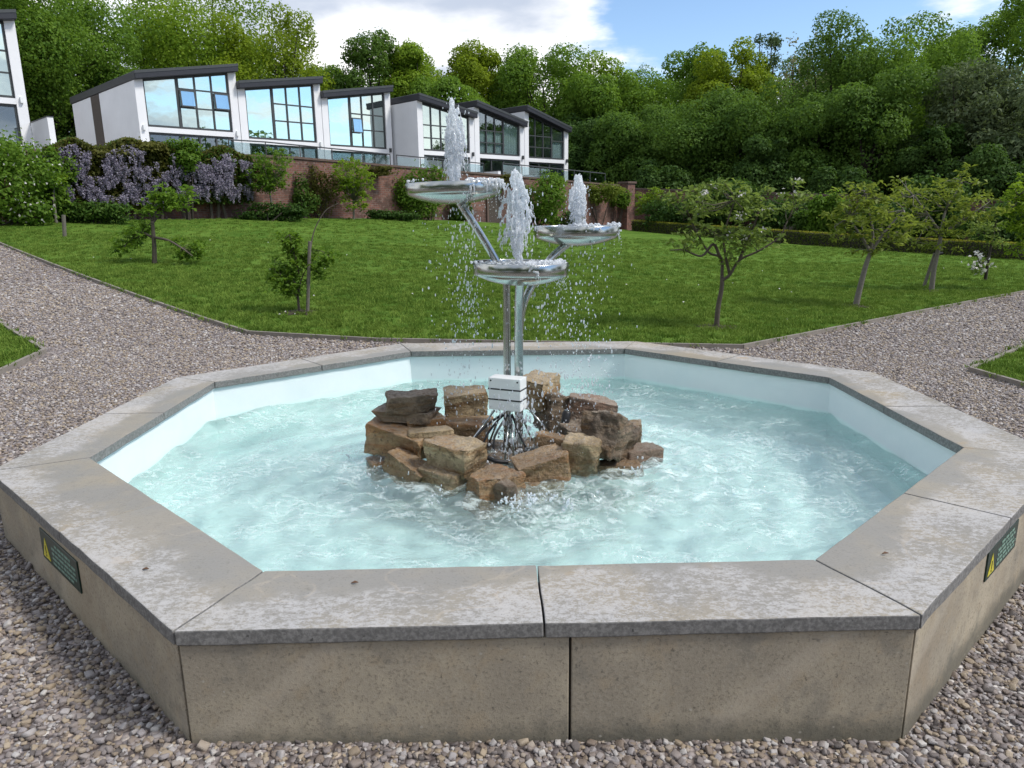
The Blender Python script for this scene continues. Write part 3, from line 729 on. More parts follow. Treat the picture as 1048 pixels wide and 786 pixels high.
# ------------------------------------------------------------------ the pool
pool = thing('fountain_pool', 'large octagonal stone pool with pale coping slabs and white painted basin', 'fountain pool', (0, 0, 0))
CT = .05
for i in range(8):
    j = (i+1) % 8
    tj = {0: .492, 7: .50, 1: .5}.get(i, .5)
    for (a, b) in ((0, tj), (tj, 1)):
        rr = random.Random(i*7+int(a*10))
        gp = .0028/np.linalg.norm(INN[j]-INN[i]); go_ = .0028/np.linalg.norm(OUT[j]-OUT[i])
        ii = lambda s: INN[i]+(INN[j]-INN[i])*s
        oo = lambda s: OUT[i]+(OUT[j]-OUT[i])*s
        nu, nv = 14, 6; V = []; F = []
        dz = rr.uniform(-.0015, .0015)
        for iu in range(nu+1):
            for iv in range(nv+1):
                f = iv/nv; p0 = ii(a+gp+(b-a-2*gp)*iu/nu); p1 = oo(a+go_+(b-a-2*go_)*iu/nu)
                p = p0+(p1-p0)*f
                V.append((p[0], p[1], T+dz))
        nt = len(V); V += [(x, y, T-CT+dz) for x, y, z in V]
        idx = lambda x, y: x*(nv+1)+y
        for iu in range(nu):
            for iv in range(nv):
                F.append((idx(iu, iv), idx(iu, iv+1), idx(iu+1, iv+1), idx(iu+1, iv)))
                F.append((nt+idx(iu, iv), nt+idx(iu+1, iv), nt+idx(iu+1, iv+1), nt+idx(iu, iv+1)))
        for iu in range(nu):
            for iv, fl in ((0, 0), (nv, 1)):
                q = (idx(iu, iv), idx(iu+1, iv), nt+idx(iu+1, iv), nt+idx(iu, iv)); F.append(q[::-1] if fl else q)
        for iv in range(nv):
            for iu, fl in ((0, 1), (nu, 0)):
                q = (idx(iu, iv), idx(iu, iv+1), nt+idx(iu, iv+1), nt+idx(iu, iv)); F.append(q[::-1] if fl else q)
        mb = MB(); mb.V = V; mb.F = F
        o = obj('coping_slab', mb, M['coping'], pool)
        bm = bmesh.new(); bm.from_mesh(o.data); bmesh.ops.recalc_face_normals(bm, faces=bm.faces)
        ed = [e for e in bm.edges if e.calc_face_angle(0) > .6]
        bmesh.ops.bevel(bm, geom=ed, offset=.0045, segments=2, affect='EDGES', profile=.5)
        for v_ in bm.verts:      # hand-worked, slightly wavering edges
            v_.co += Vector((mnoise.noise(v_.co*9), mnoise.noise(v_.co*9+Vector((5, 5, 5))), mnoise.noise(v_.co*7+Vector((9, 2, 1)))*.6))*.0035
        bm.to_mesh(o.data); bm.free()
        # UV: v runs 0 at the inner edge to 1 at the outer edge
        me = o.data; ly = me.uv_layers.new(name='UVMap'); e_ = (OUT[j]-OUT[i]); e_ /= np.linalg.norm(e_); nn = np.array([e_[1], -e_[0]])
        wv_ = (OUT[i]-INN[i]) @ nn
        for lp in me.loops:
            c_ = me.vertices[lp.vertex_index].co
            ly.data[lp.index].uv = (float(np.array([c_[0], c_[1]]) @ e_), float((np.array([c_[0], c_[1]])-INN[i]) @ nn/wv_))
WO = inset(OUT, .010); WI = inset(OUT, .17)
for i in range(8):
    j = (i+1) % 8
    tj = {0: .527}.get(i, .5)
    for (a, b) in (((0, tj), (tj, 1)) if i not in (1, 7) else ((0, 1),)):
        g = .0017
        o_ = lambda s: WO[i]+(WO[j]-WO[i])*s
        n_ = lambda s: WI[i]+(WI[j]-WI[i])*s
        a2, b2 = a+g, b-g
        poly = [(*o_(a2), -.2), (*o_(b2), -.2), (*n_(b2), -.2), (*n_(a2), -.2)]
        o = obj('wall_panel', MB().prism(poly, (0, 0, T-CT+.2-.003)), M['wallstone'], pool); bevel(o, .004, 2)
mb = MB(); L1 = inset(INN, -.022)
k = inset(OUT, .172)
n8 = 8
V = [(p[0], p[1], T-CT-.004) for p in L1]+[(p[0], p[1], FZ) for p in L1]
mb.add(V, [(i, i+8, (i+1) % 8+8, (i+1) % 8) for i in range(8)]+[tuple(range(8, 16))])
obj('basin', mb, M['basin'], pool)
mb = MB()       # mortar core behind the joints
k1 = inset(OUT, .03)
mb.add([(p[0], p[1], T-CT-.01) for p in k1]+[(p[0], p[1], -.2) for p in k1], [((i+1) % 8, (i+1) % 8+8, i+8, i) for i in range(8)])
obj('mortar_core', mb, simple('mortar', (.05, .046, .04), .9, scale=20), pool)

# water
cell = .024
xs = np.arange(-2.36, 2.37, cell); ys = np.arange(-2.16, 2.17, cell)
rw = np.random.default_rng(11)
src_ = [(-.55, -.25), (.45, -.35), (.15, -.75), (-.2, .6), (.6, .25), (-.75, .1), (.95, -.5), (-.3, -.85), (.1, .1)]
def waves(X, Y):
    Z = np.zeros_like(X); Rr = np.sqrt(X**2+Y**2)
    for (sx, sy) in src_:
        for k_ in range(3):
            lam = rw.uniform(.10, .30); ph = rw.uniform(0, 6.28); x0, y0 = sx+rw.normal()*.15, sy+rw.normal()*.15
            r = np.sqrt((X-x0)**2+(Y-y0)**2)+.05*np.sin(3*np.arctan2(Y-y0, X-x0)+ph)
            Z += .0026*lam/.18*np.sin(2*PI*r/lam+ph)/(.35+r)**.6
    for k_ in range(16):
        th = rw.uniform(0, 6.28); lam = rw.uniform(.16, .6); ph = rw.uniform(0, 6.28)
        q = X*math.cos(th)+Y*math.sin(th)+.06*np.sin(2*PI*(X*math.sin(th)-Y*math.cos(th))/(lam*2.3)+ph)
        Z += .0012*lam/.3*np.sin(2*PI*q/lam+ph)
    Z += np.exp(-((Rr-.85)/.28)**2)*.010*np.sin(X*31+2*np.sin(Y*23))*np.sin(Y*37+2*np.sin(X*19))
    return WZ+Z
V, F = grid(xs, ys, waves)
cen = V[F].mean(1); F = F[inside(inset(INN, -.05), cen[:, 0], cen[:, 1])]
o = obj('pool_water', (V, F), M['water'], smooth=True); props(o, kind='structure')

# ------------------------------------------------------------------ warning plaques on the pool wall
def plaque(corn, wi, label):
    p, q = WO[wi], WO[(wi+1) % 8]; e = np.array([*(q-p), 0]); e /= np.linalg.norm(e); nn = np.array([e[1], -e[0], 0])
    P0 = np.array([p[0], p[1], 0])
    C_ = [onpl(x, y, P0, nn) for x, y in corn]        # TL TR BR BL
    s = [(c-P0) @ e for c in C_]; z = [c[2] for c in C_]
    s0 = (s[0]+s[3])/2; s1 = (s[1]+s[2])/2; zt = min((z[0]+z[1])/2, T-CT-.006); zb = (z[2]+z[3])/2
    W_, H_ = s1-s0, zt-zb
    t0 = thing('warning_plaque', label, 'sign', P0+e*(s0+s1)/2+nn*.001+ZU*zb, 'warning plaques on the pool wall')
    R = np.stack([e, nn, ZU], 1); c0 = P0+e*(s0+s1)/2+ZU*(zt+zb)/2
    bevel(obj('plate', MB().box(c0+nn*.003, (W_, .006, H_), R), M['green'], t0), .0015, 1)
    f = lambda u, v, d: c0+e*(u-.5)*W_+ZU*(v-.5)*H_+nn*d
    obj('warning_triangle', MB().prism([f(.04, .12, .0062), f(.24, .12, .0062), f(.14, .80, .0062)], nn*.0012), M['yellow'], t0)
    mb = MB().box(f(.14, .42, .0082), (.006, .0012, H_*.26), R).box(f(.14, .22, .0082), (.006, .0012, H_*.07), R)
    obj('exclamation_mark', mb, M['black'], t0)
    mb = MB(); rr = random.Random(wi)
    for ln, v_ in enumerate((.82, .66, .50, .34, .18)):
        u_ = .32+(.10 if ln == 0 else 0)
        end = .95-rr.uniform(0, .12)-(.08 if ln == 0 else 0)
        while u_ < end:
            wl = rr.uniform(.05, .12); wl = min(wl, end-u_)
            if wl > .015: mb.box(f(u_+wl/2, v_, .0068), (wl*W_, .0012, H_*.075), R)
            u_ += wl+.02
    obj('lettering', mb, M['pale'], t0)
plaque([(42, 540), (80.5, 575.6), (84, 606.4), (45.5, 568.7)], 7, 'dark green warning plaque with yellow triangle on the shaded left pool wall')
plaque([(1009.8, 566.4), (1041, 530.5), (1038, 556.5), (1006.7, 596.5)], 1, 'dark green warning plaque with yellow triangle on the lit right pool wall')

# ------------------------------------------------------------------ rocks round the fountain foot
def rock(label, px, py, Yw, dims, mt, seed, rz=0, tilt=(0, 0), rough=.05, rnd=.02, zc=None, name='rock', taper=.0):
    c = aty(px, py, Yw); dims = [dims[0]*.93, dims[1]*.93, dims[2]*.96]
    if zc is not None: c[2] = zc
    rg = np.random.default_rng(seed); bm = bmesh.new(); bmesh.ops.create_cube(bm, size=1.0)
    for v_ in bm.verts:
        f = 1-taper*(v_.co.z > 0)
        v_.co = Vector(((v_.co.x*f+rg.uniform(-.11, .11))*dims[0], (v_.co.y*f+rg.uniform(-.11, .11))*dims[1], (v_.co.z+rg.uniform(-.10, .10))*dims[2]))
    m_ = min(dims)
    dv = Vector(dims)
    for _ in range(7):                        # chips knocked off corners and edges
        nn_ = Vector(rg.normal(size=3))
        if abs(nn_.z) > .8*nn_.length: continue
        nn_.normalize(); sup = max(v_.co.dot(nn_) for v_ in bm.verts)
        r_ = bmesh.ops.bisect_plane(bm, geom=bm.verts[:]+bm.edges[:]+bm.faces[:], plane_co=nn_*(sup-m_*rg.uniform(.05, .20)*(1+rnd*5)), plane_no=nn_, clear_outer=True)
        ce = [g_ for g_ in r_['geom_cut'] if isinstance(g_, bmesh.types.BMEdge)]
        if len(ce) > 2: bmesh.ops.edgeloop_fill(bm, edges=ce)
    bmesh.ops.recalc_face_normals(bm, faces=bm.faces)
    bmesh.ops.bevel(bm, geom=[e for e in bm.edges if len(e.link_faces) == 2 and e.calc_face_angle(0) > .15], offset=m_*(.035+rnd*.7), segments=1, affect='EDGES', profile=.5, clamp_overlap=True)
    bmesh.ops.triangulate(bm, faces=[f for f in bm.faces if len(f.verts) > 4])
    for _ in range(4):
        bmesh.ops.subdivide_edges(bm, edges=[e for e in bm.edges if e.calc_length() > .022], cuts=1, use_grid_fill=True)
    of = Vector(rg.uniform(0, 90, 3)); bm.normal_update()
    nz = [v_.normal.copy() for v_ in bm.verts]
    for v_, n_ in zip(bm.verts, nz):
        d_ = mnoise.fractal(v_.co*9+of, .8, 2.1, 5)*rough*.75*m_*2+mnoise.noise(v_.co*38+of)*rough*.38*m_*2
        lay = mnoise.noise(Vector((0, 0, v_.co.z*30))+of)*rough*.35*m_*2*(1-abs(n_.z))
        v_.co += n_*(d_+lay)
    R = Matrix.Rotation(math.radians(rz), 3, 'Z') @ Matrix.Rotation(math.radians(tilt[0]), 3, 'X') @ Matrix.Rotation(math.radians(tilt[1]), 3, 'Y')
    me = bpy.data.meshes.new(name)
    bmesh.ops.triangulate(bm, faces=[f for f in bm.faces if len(f.verts) > 4])
    bm.transform(R.to_4x4()); bm.to_mesh(me); bm.free()
    me.shade_smooth(); me.materials.append(M[mt])
    o = bpy.data.objects.new(name, me); COL.objects.link(o); o.location = c.tolist(); ORG[o] = c
    return props(o, label, 'rock', 'rocks piled round the foot of the fountain')
rock('dark layered cap stone on top of the left rock pile', 421, 411, .0, (.29, .22, .12), 'rock_dark', 3, 8, rough=.09)
rock('flat pointed slab just beneath the dark cap stone', 416, 424, .0, (.36, .25, .07), 'rock_dark', 4, -6, (0, 4), rough=.07)
rock('small brown stone carrying the flat pointed slab', 434, 432, .02, (.24, .22, .09), 'rock_rust', 5, 15)
rock('large rounded boulder under the left rock pile', 411, 450, -.10, (.40, .27, .175), 'rock_rust', 6, -22, (0, 8), rnd=.12)
rock('thin stone tucked in behind the large pale block', 441, 447, -.15, (.28, .17, .10), 'rock_tan', 7, 10)
rock('half sunken wet stone at the far left of the ring', 390, 469, -.12, (.22, .2, .12), 'rock_rust', 8, 30, rnd=.1, zc=.10)
rock('sloping wet slab leaning at the water edge below the rounded boulder', 416, 481, -.34, (.29, .16, .14), 'rock_rust', 9, -30, (0, 22))
rock('large squared pale block with speckled flat top', 467, 467, -.40, (.30, .23, .19), 'rock_tan', 10, -38, (0, 5), rough=.04, rnd=.0)
rock('low block under the squared pale block', 455, 489, -.44, (.30, .21, .13), 'rock_tan', 12, -36, (0, 4), rough=.04)
rock('rounded orange brown boulder at the very front of the ring', 505, 493, -.63, (.28, .24, .18), 'rock_rust', 113, 34, rnd=.13, zc=.135)
rock('dark wet pointed stone dipping into the water at the front', 516, 506, -.74, (.10, .10, .15), 'rock_dark', 14, 40, (15, 10))
rock('flat topped orange slab at the front just right of the poles', 552, 477, -.42, (.33, .22, .15), 'rock_rust', 115, 8, (5, -9), rough=.035, rnd=.0)
rock('pale grey block sunk in the water below the orange slab', 553, 497, -.48, (.24, .20, .12), 'rock_tan', 16, 12, zc=.085)
rock('chunky mottled block between orange slab and dark wedge', 597, 467, -.36, (.24, .22, .22), 'rock_tan', 17, -18, (0, 6), rough=.06)
rock('tall dark wedge shaped stone on the right of the ring', 621, 446, -.18, (.25, .36, .27), 'rock_dark', 118, -28, (-24, 8), rough=.07)
rock('small upright ochre block behind the dark wedge', 648, 443, .12, (.11, .13, .15), 'rock_tan', 19, -10)
rock('low flat pinkish stone at the right end of the ring', 656, 465, -.10, (.25, .20, .11), 'rock_pink', 20, 15, rnd=.1)
rock('sunken brown stone in front of the flat pinkish stone', 632, 478, -.26, (.26, .15, .09), 'rock_rust', 21, 5, zc=.11)
rock('flat topped pinkish brown block at the back right', 605, 418, .30, (.33, .22, .16), 'rock_pink', 22, -10, (0, 6), rough=.04, rnd=.0)
rock('dark wet sloping stone right behind the control box', 573, 424, .34, (.28, .26, .24), 'rock_dark', 23, 25, (-8, 14))
rock('tall squared block standing behind the poles', 551, 400, .42, (.23, .25, .22), 'rock_tan', 24, -32, (4, 0), rough=.04, rnd=.0)
rock('upright rectangular block at the back left of the ring', 478, 413, .30, (.29, .16, .19), 'rock_tan', 25, 6, (6, 0), rough=.04, rnd=.0)
rock('reddish stone below the upright rectangular block', 474, 440, .12, (.32, .22, .13), 'rock_rust', 26, -14)
rock('thin rusty slab leaning inwards right of the cables', 567, 451, -.10, (.24, .13, .075), 'rock_rust', 27, -14, (0, 12))
rock('dark broken stone lying wet inside the rock ring', 590, 445, .05, (.22, .24, .14), 'rock_dark', 28, 30)
rock('dark foundation stone under the fountain poles', 522, 462, -.02, (.50, .42, .16), 'rock_dark', 29, 12, zc=.09)

# ------------------------------------------------------------------ the fountain
FB = aty(522, 465, 0.0)
fn = thing('fountain', 'stainless steel fountain of three shallow bowls on bent poles', 'fountain', FB)
def bowl(c, R_, h):
    prof = [(.001, -h), (.05*R_/.28, -h*.99), (.12*R_/.28, -h*.94), (.20*R_/.28, -h*.79), (R_*.92, -h*.62), (R_*.97, -h*.555), (R_*.992, -h*.50), (R_, -h*.45), (R_*1.004, -.004), (R_-.002, 0), (R_-.006, 0), (R_-.008, -.004), (R_-.008, -h*.38), (R_*.9, -h*.52), (.19*R_/.28, -h*.76), (.001, -h*.9)]
    tl = Matrix.Rotation(math.radians(random.Random(int(c[0]*100)).uniform(-1.5, 1.5)), 3, 'Y')
    return obj('bowl', MB().lathe(prof, c, 56, np.array(tl)), M['steel'], fn, smooth=True)
bL = aty(464.5, 187, .03); bC = aty(533, 268, -.13); bR = aty(590, 231, .34)
RL, RC, RR = .276, .272, .268
bowl(bL, RL, .120); bowl(bC, RC, .132); bowl(bR, RR, .125)
def smoothpath(P, n=24):
    P = [np.asarray(p, float) for p in P]; P = [2*P[0]-P[1]]+P+[2*P[-1]-P[-2]]; out_ = []
    for i in range(1, len(P)-2):
        for k in np.linspace(0, 1, n, endpoint=False):
            a, b, c, d = P[i-1:i+3]
            out_.append(.5*((2*b)+(-a+c)*k+(2*a-5*b+4*c-d)*k*k+(-a+3*b-3*c+d)*k**3))
    return out_+[P[-2]]
def pole(P, r=.023): return obj('pole', MB().tube(smoothpath(P, 10), r, 18), M['steel'], fn, smooth=True)
pole([aty(519, 470, .02), aty(519, 380, .03), aty(518.5, 300, .04), aty(517, 283, .04), aty(505, 262, .04), aty(488, 234, .035), bL+[0.01, 0, -.08]])
pole([aty(531, 470, -.02), aty(531, 380, -.03), aty(531, 320, -.06), aty(532, 290, -.11), bC+[0, 0, -.09]], .026)
pole([aty(530, 470, .06), aty(531, 380, .06), aty(532, 335, .07), aty(537, 308, .10), aty(549, 285, .16), aty(566, 262, .24), bR+[-.02, -.02, -.085]])
# control box with its seams, struts, cables
bc = aty(519.5, 402, -.13); Rz = np.array(Matrix.Rotation(math.radians(-24), 3, 'Z'))
bx = obj('control_box', MB().box(bc, (.205, .10, .195), Rz), M['plastic'], fn); bevel(bx, .006, 2)
for dz in (-.033, .030): obj('seam', MB().box(bc+[0, 0, dz], (.2085, .1035, .008), Rz), M['black'], bx)
for sx in (-.085, .085): obj('screw', MB().tube([bc+Rz @ np.array([sx, -.049, .08]), bc+Rz @ np.array([sx, -.053, .08])], .005, 8), M['black'], bx)
for a, b in (((506, 420, -.05), (478, 457, -.25)), ((538, 415, .0), (566, 447, -.05)), ((521, 425, -.12), (516, 478, -.30)), ((523, 425, -.1), (526, 470, -.28)), ((512, 424, .02), (500, 455, .12)), ((533, 424, .04), (548, 458, .2))):
    obj('strut', MB().tube([aty(*a), aty(*b)], .0065, 8), M['steel'], fn, smooth=True)
for P in (((514, 424, -.1), (500, 434, -.14), (486, 448, -.2), (482, 460, -.24)), ((520, 424, -.12), (512, 436, -.2), (506, 448, -.25), (505, 462, -.28)), ((524, 424, -.1), (530, 440, -.18), (538, 458, -.22)), ((516, 424, -.08), (508, 432, -.1), (498, 446, -.16), (492, 462, -.2)), ((498, 468, -.32), (508, 472, -.34), (520, 473, -.33))):
    obj('cable', MB().tube(smoothpath([aty(*p) for p in P], 6), .007 if P[0][0] != 498 else .013, 8), M['black'], fn, smooth=True)
# small underwater spotlight standing between the rocks
sp0 = aty(576, 446, .06); sp1 = aty(581, 416, .10); ax_ = (sp1-sp0)/np.linalg.norm(sp1-sp0)
sl = thing('spotlight', 'slim black waterproof spotlight wedged between the right hand rocks', 'lamp', sp0)
obj('housing', MB().tube([sp0, sp0+ax_*.02, sp0+ax_*.145, sp0+ax_*.16], [.014, .026, .028, .020], 14), M['black'], sl, smooth=True)
obj('lens', MB().tube([sp0+ax_*.161, sp0+ax_*.168], [.019, .016], 14), M['glass2'], sl, smooth=True)

# ------------------------------------------------------------------ water in the air
def blob_mesh(name, sph, voxel, mt, label=None, cat=None, group=None, kind=None, disp=.0, loc=None):
    """one continuous body of water from overlapping drops"""
    bm = bmesh.new()
    for (p, r, st) in sph:
        g_ = bmesh.ops.create_icosphere(bm, subdivisions=1, radius=1.0)
        for v_ in g_['verts']: v_.co = Vector(p)+Vector((v_.co.x*r, v_.co.y*r, v_.co.z*r*st))
    tmp = bpy.data.meshes.new('tmp'); bm.to_mesh(tmp); bm.free()
    to = bpy.data.objects.new('tmp', tmp); COL.objects.link(to)
    md = to.modifiers.new('r', 'REMESH'); md.mode = 'VOXEL'; md.voxel_size = voxel
    s2 = to.modifiers.new('s', 'SMOOTH'); s2.iterations = 3; s2.factor = .6
    dg = bpy.context.evaluated_depsgraph_get(); ev = to.evaluated_get(dg)
    me = bpy.data.meshes.new_from_object(ev); me.name = name
    bpy.data.objects.remove(to); bpy.data.meshes.remove(tmp)
    loc = np.asarray(loc if loc is not None else sph[0][0], float)
    co = np.empty(len(me.vertices)*3, np.float32); me.vertices.foreach_get('co', co); co = co.reshape(-1, 3)
    no = np.empty(len(me.vertices)*3, np.float32); me.vertices.foreach_get('normal', no); no = no.reshape(-1, 3)
    dd = np.array([mnoise.noise(Vector(c_)*45) for c_ in co])*disp
    co = co+no*dd[:, None]-loc
    me.vertices.foreach_set('co', co.astype(np.float32).ravel()); me.update()
    me.materials.clear(); me.materials.append(mt); me.shade_smooth()
    o = bpy.data.objects.new(name, me); COL.objects.link(o); o.location = loc.tolist(); ORG[o] = loc
    return props(o, label, cat, group, kind)
DRIPS = []
def one_body(o):
    me = o.data; nv = len(me.vertices); par = np.arange(nv)
    ed = np.empty(len(me.edges)*2, np.int32); me.edges.foreach_get('vertices', ed); ed = ed.reshape(-1, 2)
    while True:
        m_ = np.minimum(par[ed[:, 0]], par[ed[:, 1]]); q = par.copy()
        np.minimum.at(q, ed[:, 0], m_); np.minimum.at(q, ed[:, 1], m_); q = q[q]
        if (q == par).all(): break
        par = q
    main = np.bincount(par, minlength=nv).argmax()
    co = np.empty(nv*3, np.float32); me.vertices.foreach_get('co', co); co = co.reshape(-1, 3)
    loose = [p for p in me.polygons if par[p.vertices[0]] != main]
    ids = {}; V = []; F = []
    for p in loose:
        f = []
        for v_ in p.vertices:
            if v_ not in ids: ids[v_] = len(V); V.append(co[v_]+ORG[o])
            f.append(ids[v_])
        F.append(f)
    DRIPS.append((V, F))
    bm = bmesh.new(); bm.from_mesh(me); bm.verts.ensure_lookup_table()
    bmesh.ops.delete(bm, geom=[bm.verts[int(i)] for i in np.nonzero(par != main)[0]], context='VERTS'); bm.to_mesh(me); bm.free()
def jet(c, Ht, w0, w1, wtop, seed, label, R_, over, n=560, fall=.3):
    rg = np.random.default_rng(seed); S_ = []
    prof = lambda k: (w0+(w1-w0)*min(1, k/.62)) if k < .62 else w1*(1-.62*((k-.62)/.38)**1.6)
    ph = rg.uniform(0, 6.28, 4)
    for i in range(n):                       # the rising core, two strands that wander
        k = rg.random()**.85; rad = prof(k); th = rg.uniform(0, 6.28); q = rad*math.sqrt(rg.random())
        sg = 1 if rg.random() < .5 else -1
        off = np.array([sg*.45*rad+.010*math.sin(k*9+ph[0]), .010*math.sin(k*7+ph[1]), 0])
        if mnoise.noise(Vector((th*1.1+seed*9, k*3.2, q*30))) < -.10: continue
        S_.append((c+off*.8+np.array([q*.75*math.cos(th), q*.75*math.sin(th), k*Ht]), rg.uniform(.0036, .0085), rg.uniform(2.5, 8.0)))
    for i in range(48):                      # threads falling back round it
        th = rg.uniform(0, 6.28); z0 = Ht*rg.uniform(.35, .95); r0 = prof(z0/Ht)*rg.uniform(.5, 1.05); r1 = wtop*rg.uniform(.55, 1.2); z1 = Ht*rg.uniform(.0, .55)
        m = 22
        if z1 > z0: continue
        for j in range(m):
            f = j/(m-1); rr = r0+(r1-r0)*f**.6
            if rg.random() < .15: continue
            S_.append((c+np.array([rr*math.cos(th)+rg.normal()*.003, rr*math.sin(th)+rg.normal()*.003, z0+(z1-z0)*f**1.5]), rg.uniform(.0024, .0048), rg.uniform(1.8, 4.5)))
    for i in range(40):                      # thrown lumps
        th = rg.uniform(0, 6.28); rr = wtop*rg.uniform(.8, 1.6)
        S_.append((c+np.array([rr*math.cos(th), rr*math.sin(th), Ht*rg.uniform(.05, .9)]), rg.uniform(.003, .006), rg.uniform(1, 1.8)))
    for i in range(300):                     # churned sheet of water in the bowl
        th = rg.uniform(0, 6.28); rr = R_*.93*math.sqrt(rg.random()); f = rr/R_
        S_.append((c+np.array([rr*math.cos(th), rr*math.sin(th), -.014+rg.random()**4*.03*(1-.7*f)]), rg.uniform(.008, .014), .45))
    for (a0, a1, cnt, dr) in over:           # spill over the rim
        for i in range(cnt):
            th = math.radians(rg.uniform(a0, a1)); f = rg.random(); rr = R_*(.88+.14*f)
            S_.append((c+np.array([rr*math.cos(th), rr*math.sin(th), .012-dr*f**2*rg.random()]), rg.uniform(.005, .0105), rg.uniform(.7, 1.4)))
        for i in range(int(cnt/9)):          # hanging strings
            th = math.radians(rg.uniform(a0, a1)); ln = rg.uniform(.05, .24); z = -.03; rr = R_*rg.uniform(.75, 1.0); ou = rg.uniform(.0, .05)
            for f in np.linspace(0, 1, 14):
                S_.append((c+np.array([(rr+ou*f)*math.cos(th)+.004*math.sin(f*9+th*5), (rr+ou*f)*math.sin(th), z-ln*f**1.3]), .0055*(1.1-.75*f), 1.5))
    one_body(blob_mesh('water_jet', S_, .0036, M['froth'], label, 'water jet', 'frothy jets above the bowls', disp=.0018, loc=c))
jet(bL+[.012, 0, 0], .435, .028, .042, .058, 1, 'tallest frothy water jet above the highest bowl', RL, ((-75, 10, 170, .05), (170, 240, 10, .01)), fall=.4)
jet(bC+[-.02, 0, 0], .475, .022, .060, .100, 2, 'widest ragged water jet above the lowest bowl in the middle', RC, ((-80, -5, 230, .06), (190, 240, 10, .01)), n=520)
jet(bR+[.005, 0, 0], .285, .028, .046, .055, 3, 'short stout water jet above the bowl on the right', RR, ((-50, 20, 40, .05), (-100, -60, 40, .07)), n=380)
mbd = MB()
for V, F in DRIPS: mbd.add(V, F)
props(obj('water_drips', mbd, M['froth'], smooth=True), kind='stuff')
# countless drops in the air, and splashes where they land
rg = np.random.default_rng(77); S_ = []
def drops(c, n, sx, sy, z0, z1, r=(.0014, .0042), pw=1.0):
    for i in range(int(n*1.7)):
        S_.append((np.array([c[0]+rg.normal()*sx*.75, c[1]+rg.normal()*sy, z0+(z1-z0)*rg.random()**pw]), rg.uniform(*r)*(1.0 if rg.random() < .85 else 1.5), rg.uniform(1.2, 3.2)))
drops(bL+[.02, -.10, 0], 230, .13, .12, .35, bL[2]-.10)
drops(bL+[.08, -.20, 0], 150, .06, .08, .9, bL[2]-.05)
drops(bC+[.16, -.10, 0], 200, .14, .12, .25, bC[2]-.08)
drops(bR+[.02, -.12, 0], 240, .14, .12, .25, bR[2]-.08)
drops(bR+[.12, -.05, 0], 90, .10, .10, .2, .8)
drops(bC+[0, -.1, 0], 90, .20, .14, .20, 1.2)
drops(FB+[.03, -.12, 0], 190, .10, .10, .16, .60, (.002, .006))
drops(bL, 50, .06, .06, bL[2], bL[2]+.5); drops(bC, 70, .10, .08, bC[2], bC[2]+.42); drops(bR, 36, .07, .06, bR[2], bR[2]+.3)
V = []; F = []
bm = bmesh.new(); bmesh.ops.create_icosphere(bm, subdivisions=1, radius=1.0)
iv = np.array([v_.co[:] for v_ in bm.verts]); jf = np.array([[v_.index for v_ in f.verts] for f in bm.faces]); bm.free()
for i, (p, r, st) in enumerate(S_):
    V.append(iv*np.array([r, r, r*st])+p); F.append(jf+i*len(iv))
o = obj('water_spray', (np.concatenate(V), np.concatenate(F).astype(np.int32)), M['clear'], smooth=True); props(o, kind='stuff')
S_ = []
for i in range(58):
    th = rg.uniform(0, 6.28); rr = rg.uniform(.62, 1.0); p = np.array([rr*math.cos(th)*1.0-.1, rr*math.sin(th)*.85-.1, WZ])
    if i < 16: p = np.array([rg.normal()*.09-.02, -.80+rg.normal()*.05, WZ])
    for j in range(9):
        S_.append((p+np.array([rg.normal()*.022, rg.normal()*.022, rg.random()**2*.05]), rg.uniform(.003, .0085), rg.uniform(.8, 2.2)))
for i in range(150):                         # white water inside the ring
    th = rg.uniform(0, 6.28); rr = .26*math.sqrt(rg.random())
    S_.append((np.array([FB[0]+rr*math.cos(th), -.14+rr*math.sin(th)*.7, .165+rg.random()**2*.04]), rg.uniform(.005, .012), rg.uniform(.6, 1.6)))
o = blob_mesh('water_splash', S_, .0045, M['froth'], kind='stuff', disp=.003, loc=(0, 0, WZ))
# dead leaves on the coping
for (px, py, lb) in ((149, 583, 'curled dead brown leaf on the left coping slab'), (363, 597, 'tiny brown leaf scrap on the front left coping slab'), (906, 567, 'dark leaf crumb on the right coping slab near its joint')):
    p = onz(px, py, T+.004); mb = MB()
    mb.add([p+[-.012, 0, 0], p+[0, -.006, .006], p+[.012, .001, .002], p+[0, .006, .007], p+[-.011, 0, .003], p+[.011, .001, .005]], [(0, 1, 2), (0, 2, 3), (4, 1, 5), (4, 5, 3), (0, 1, 4), (2, 5, 1), (0, 4, 3), (2, 3, 5)])
    o = obj('dead_leaf', mb, M['dry_leaf'], loc=p); props(o, lb, 'leaf')

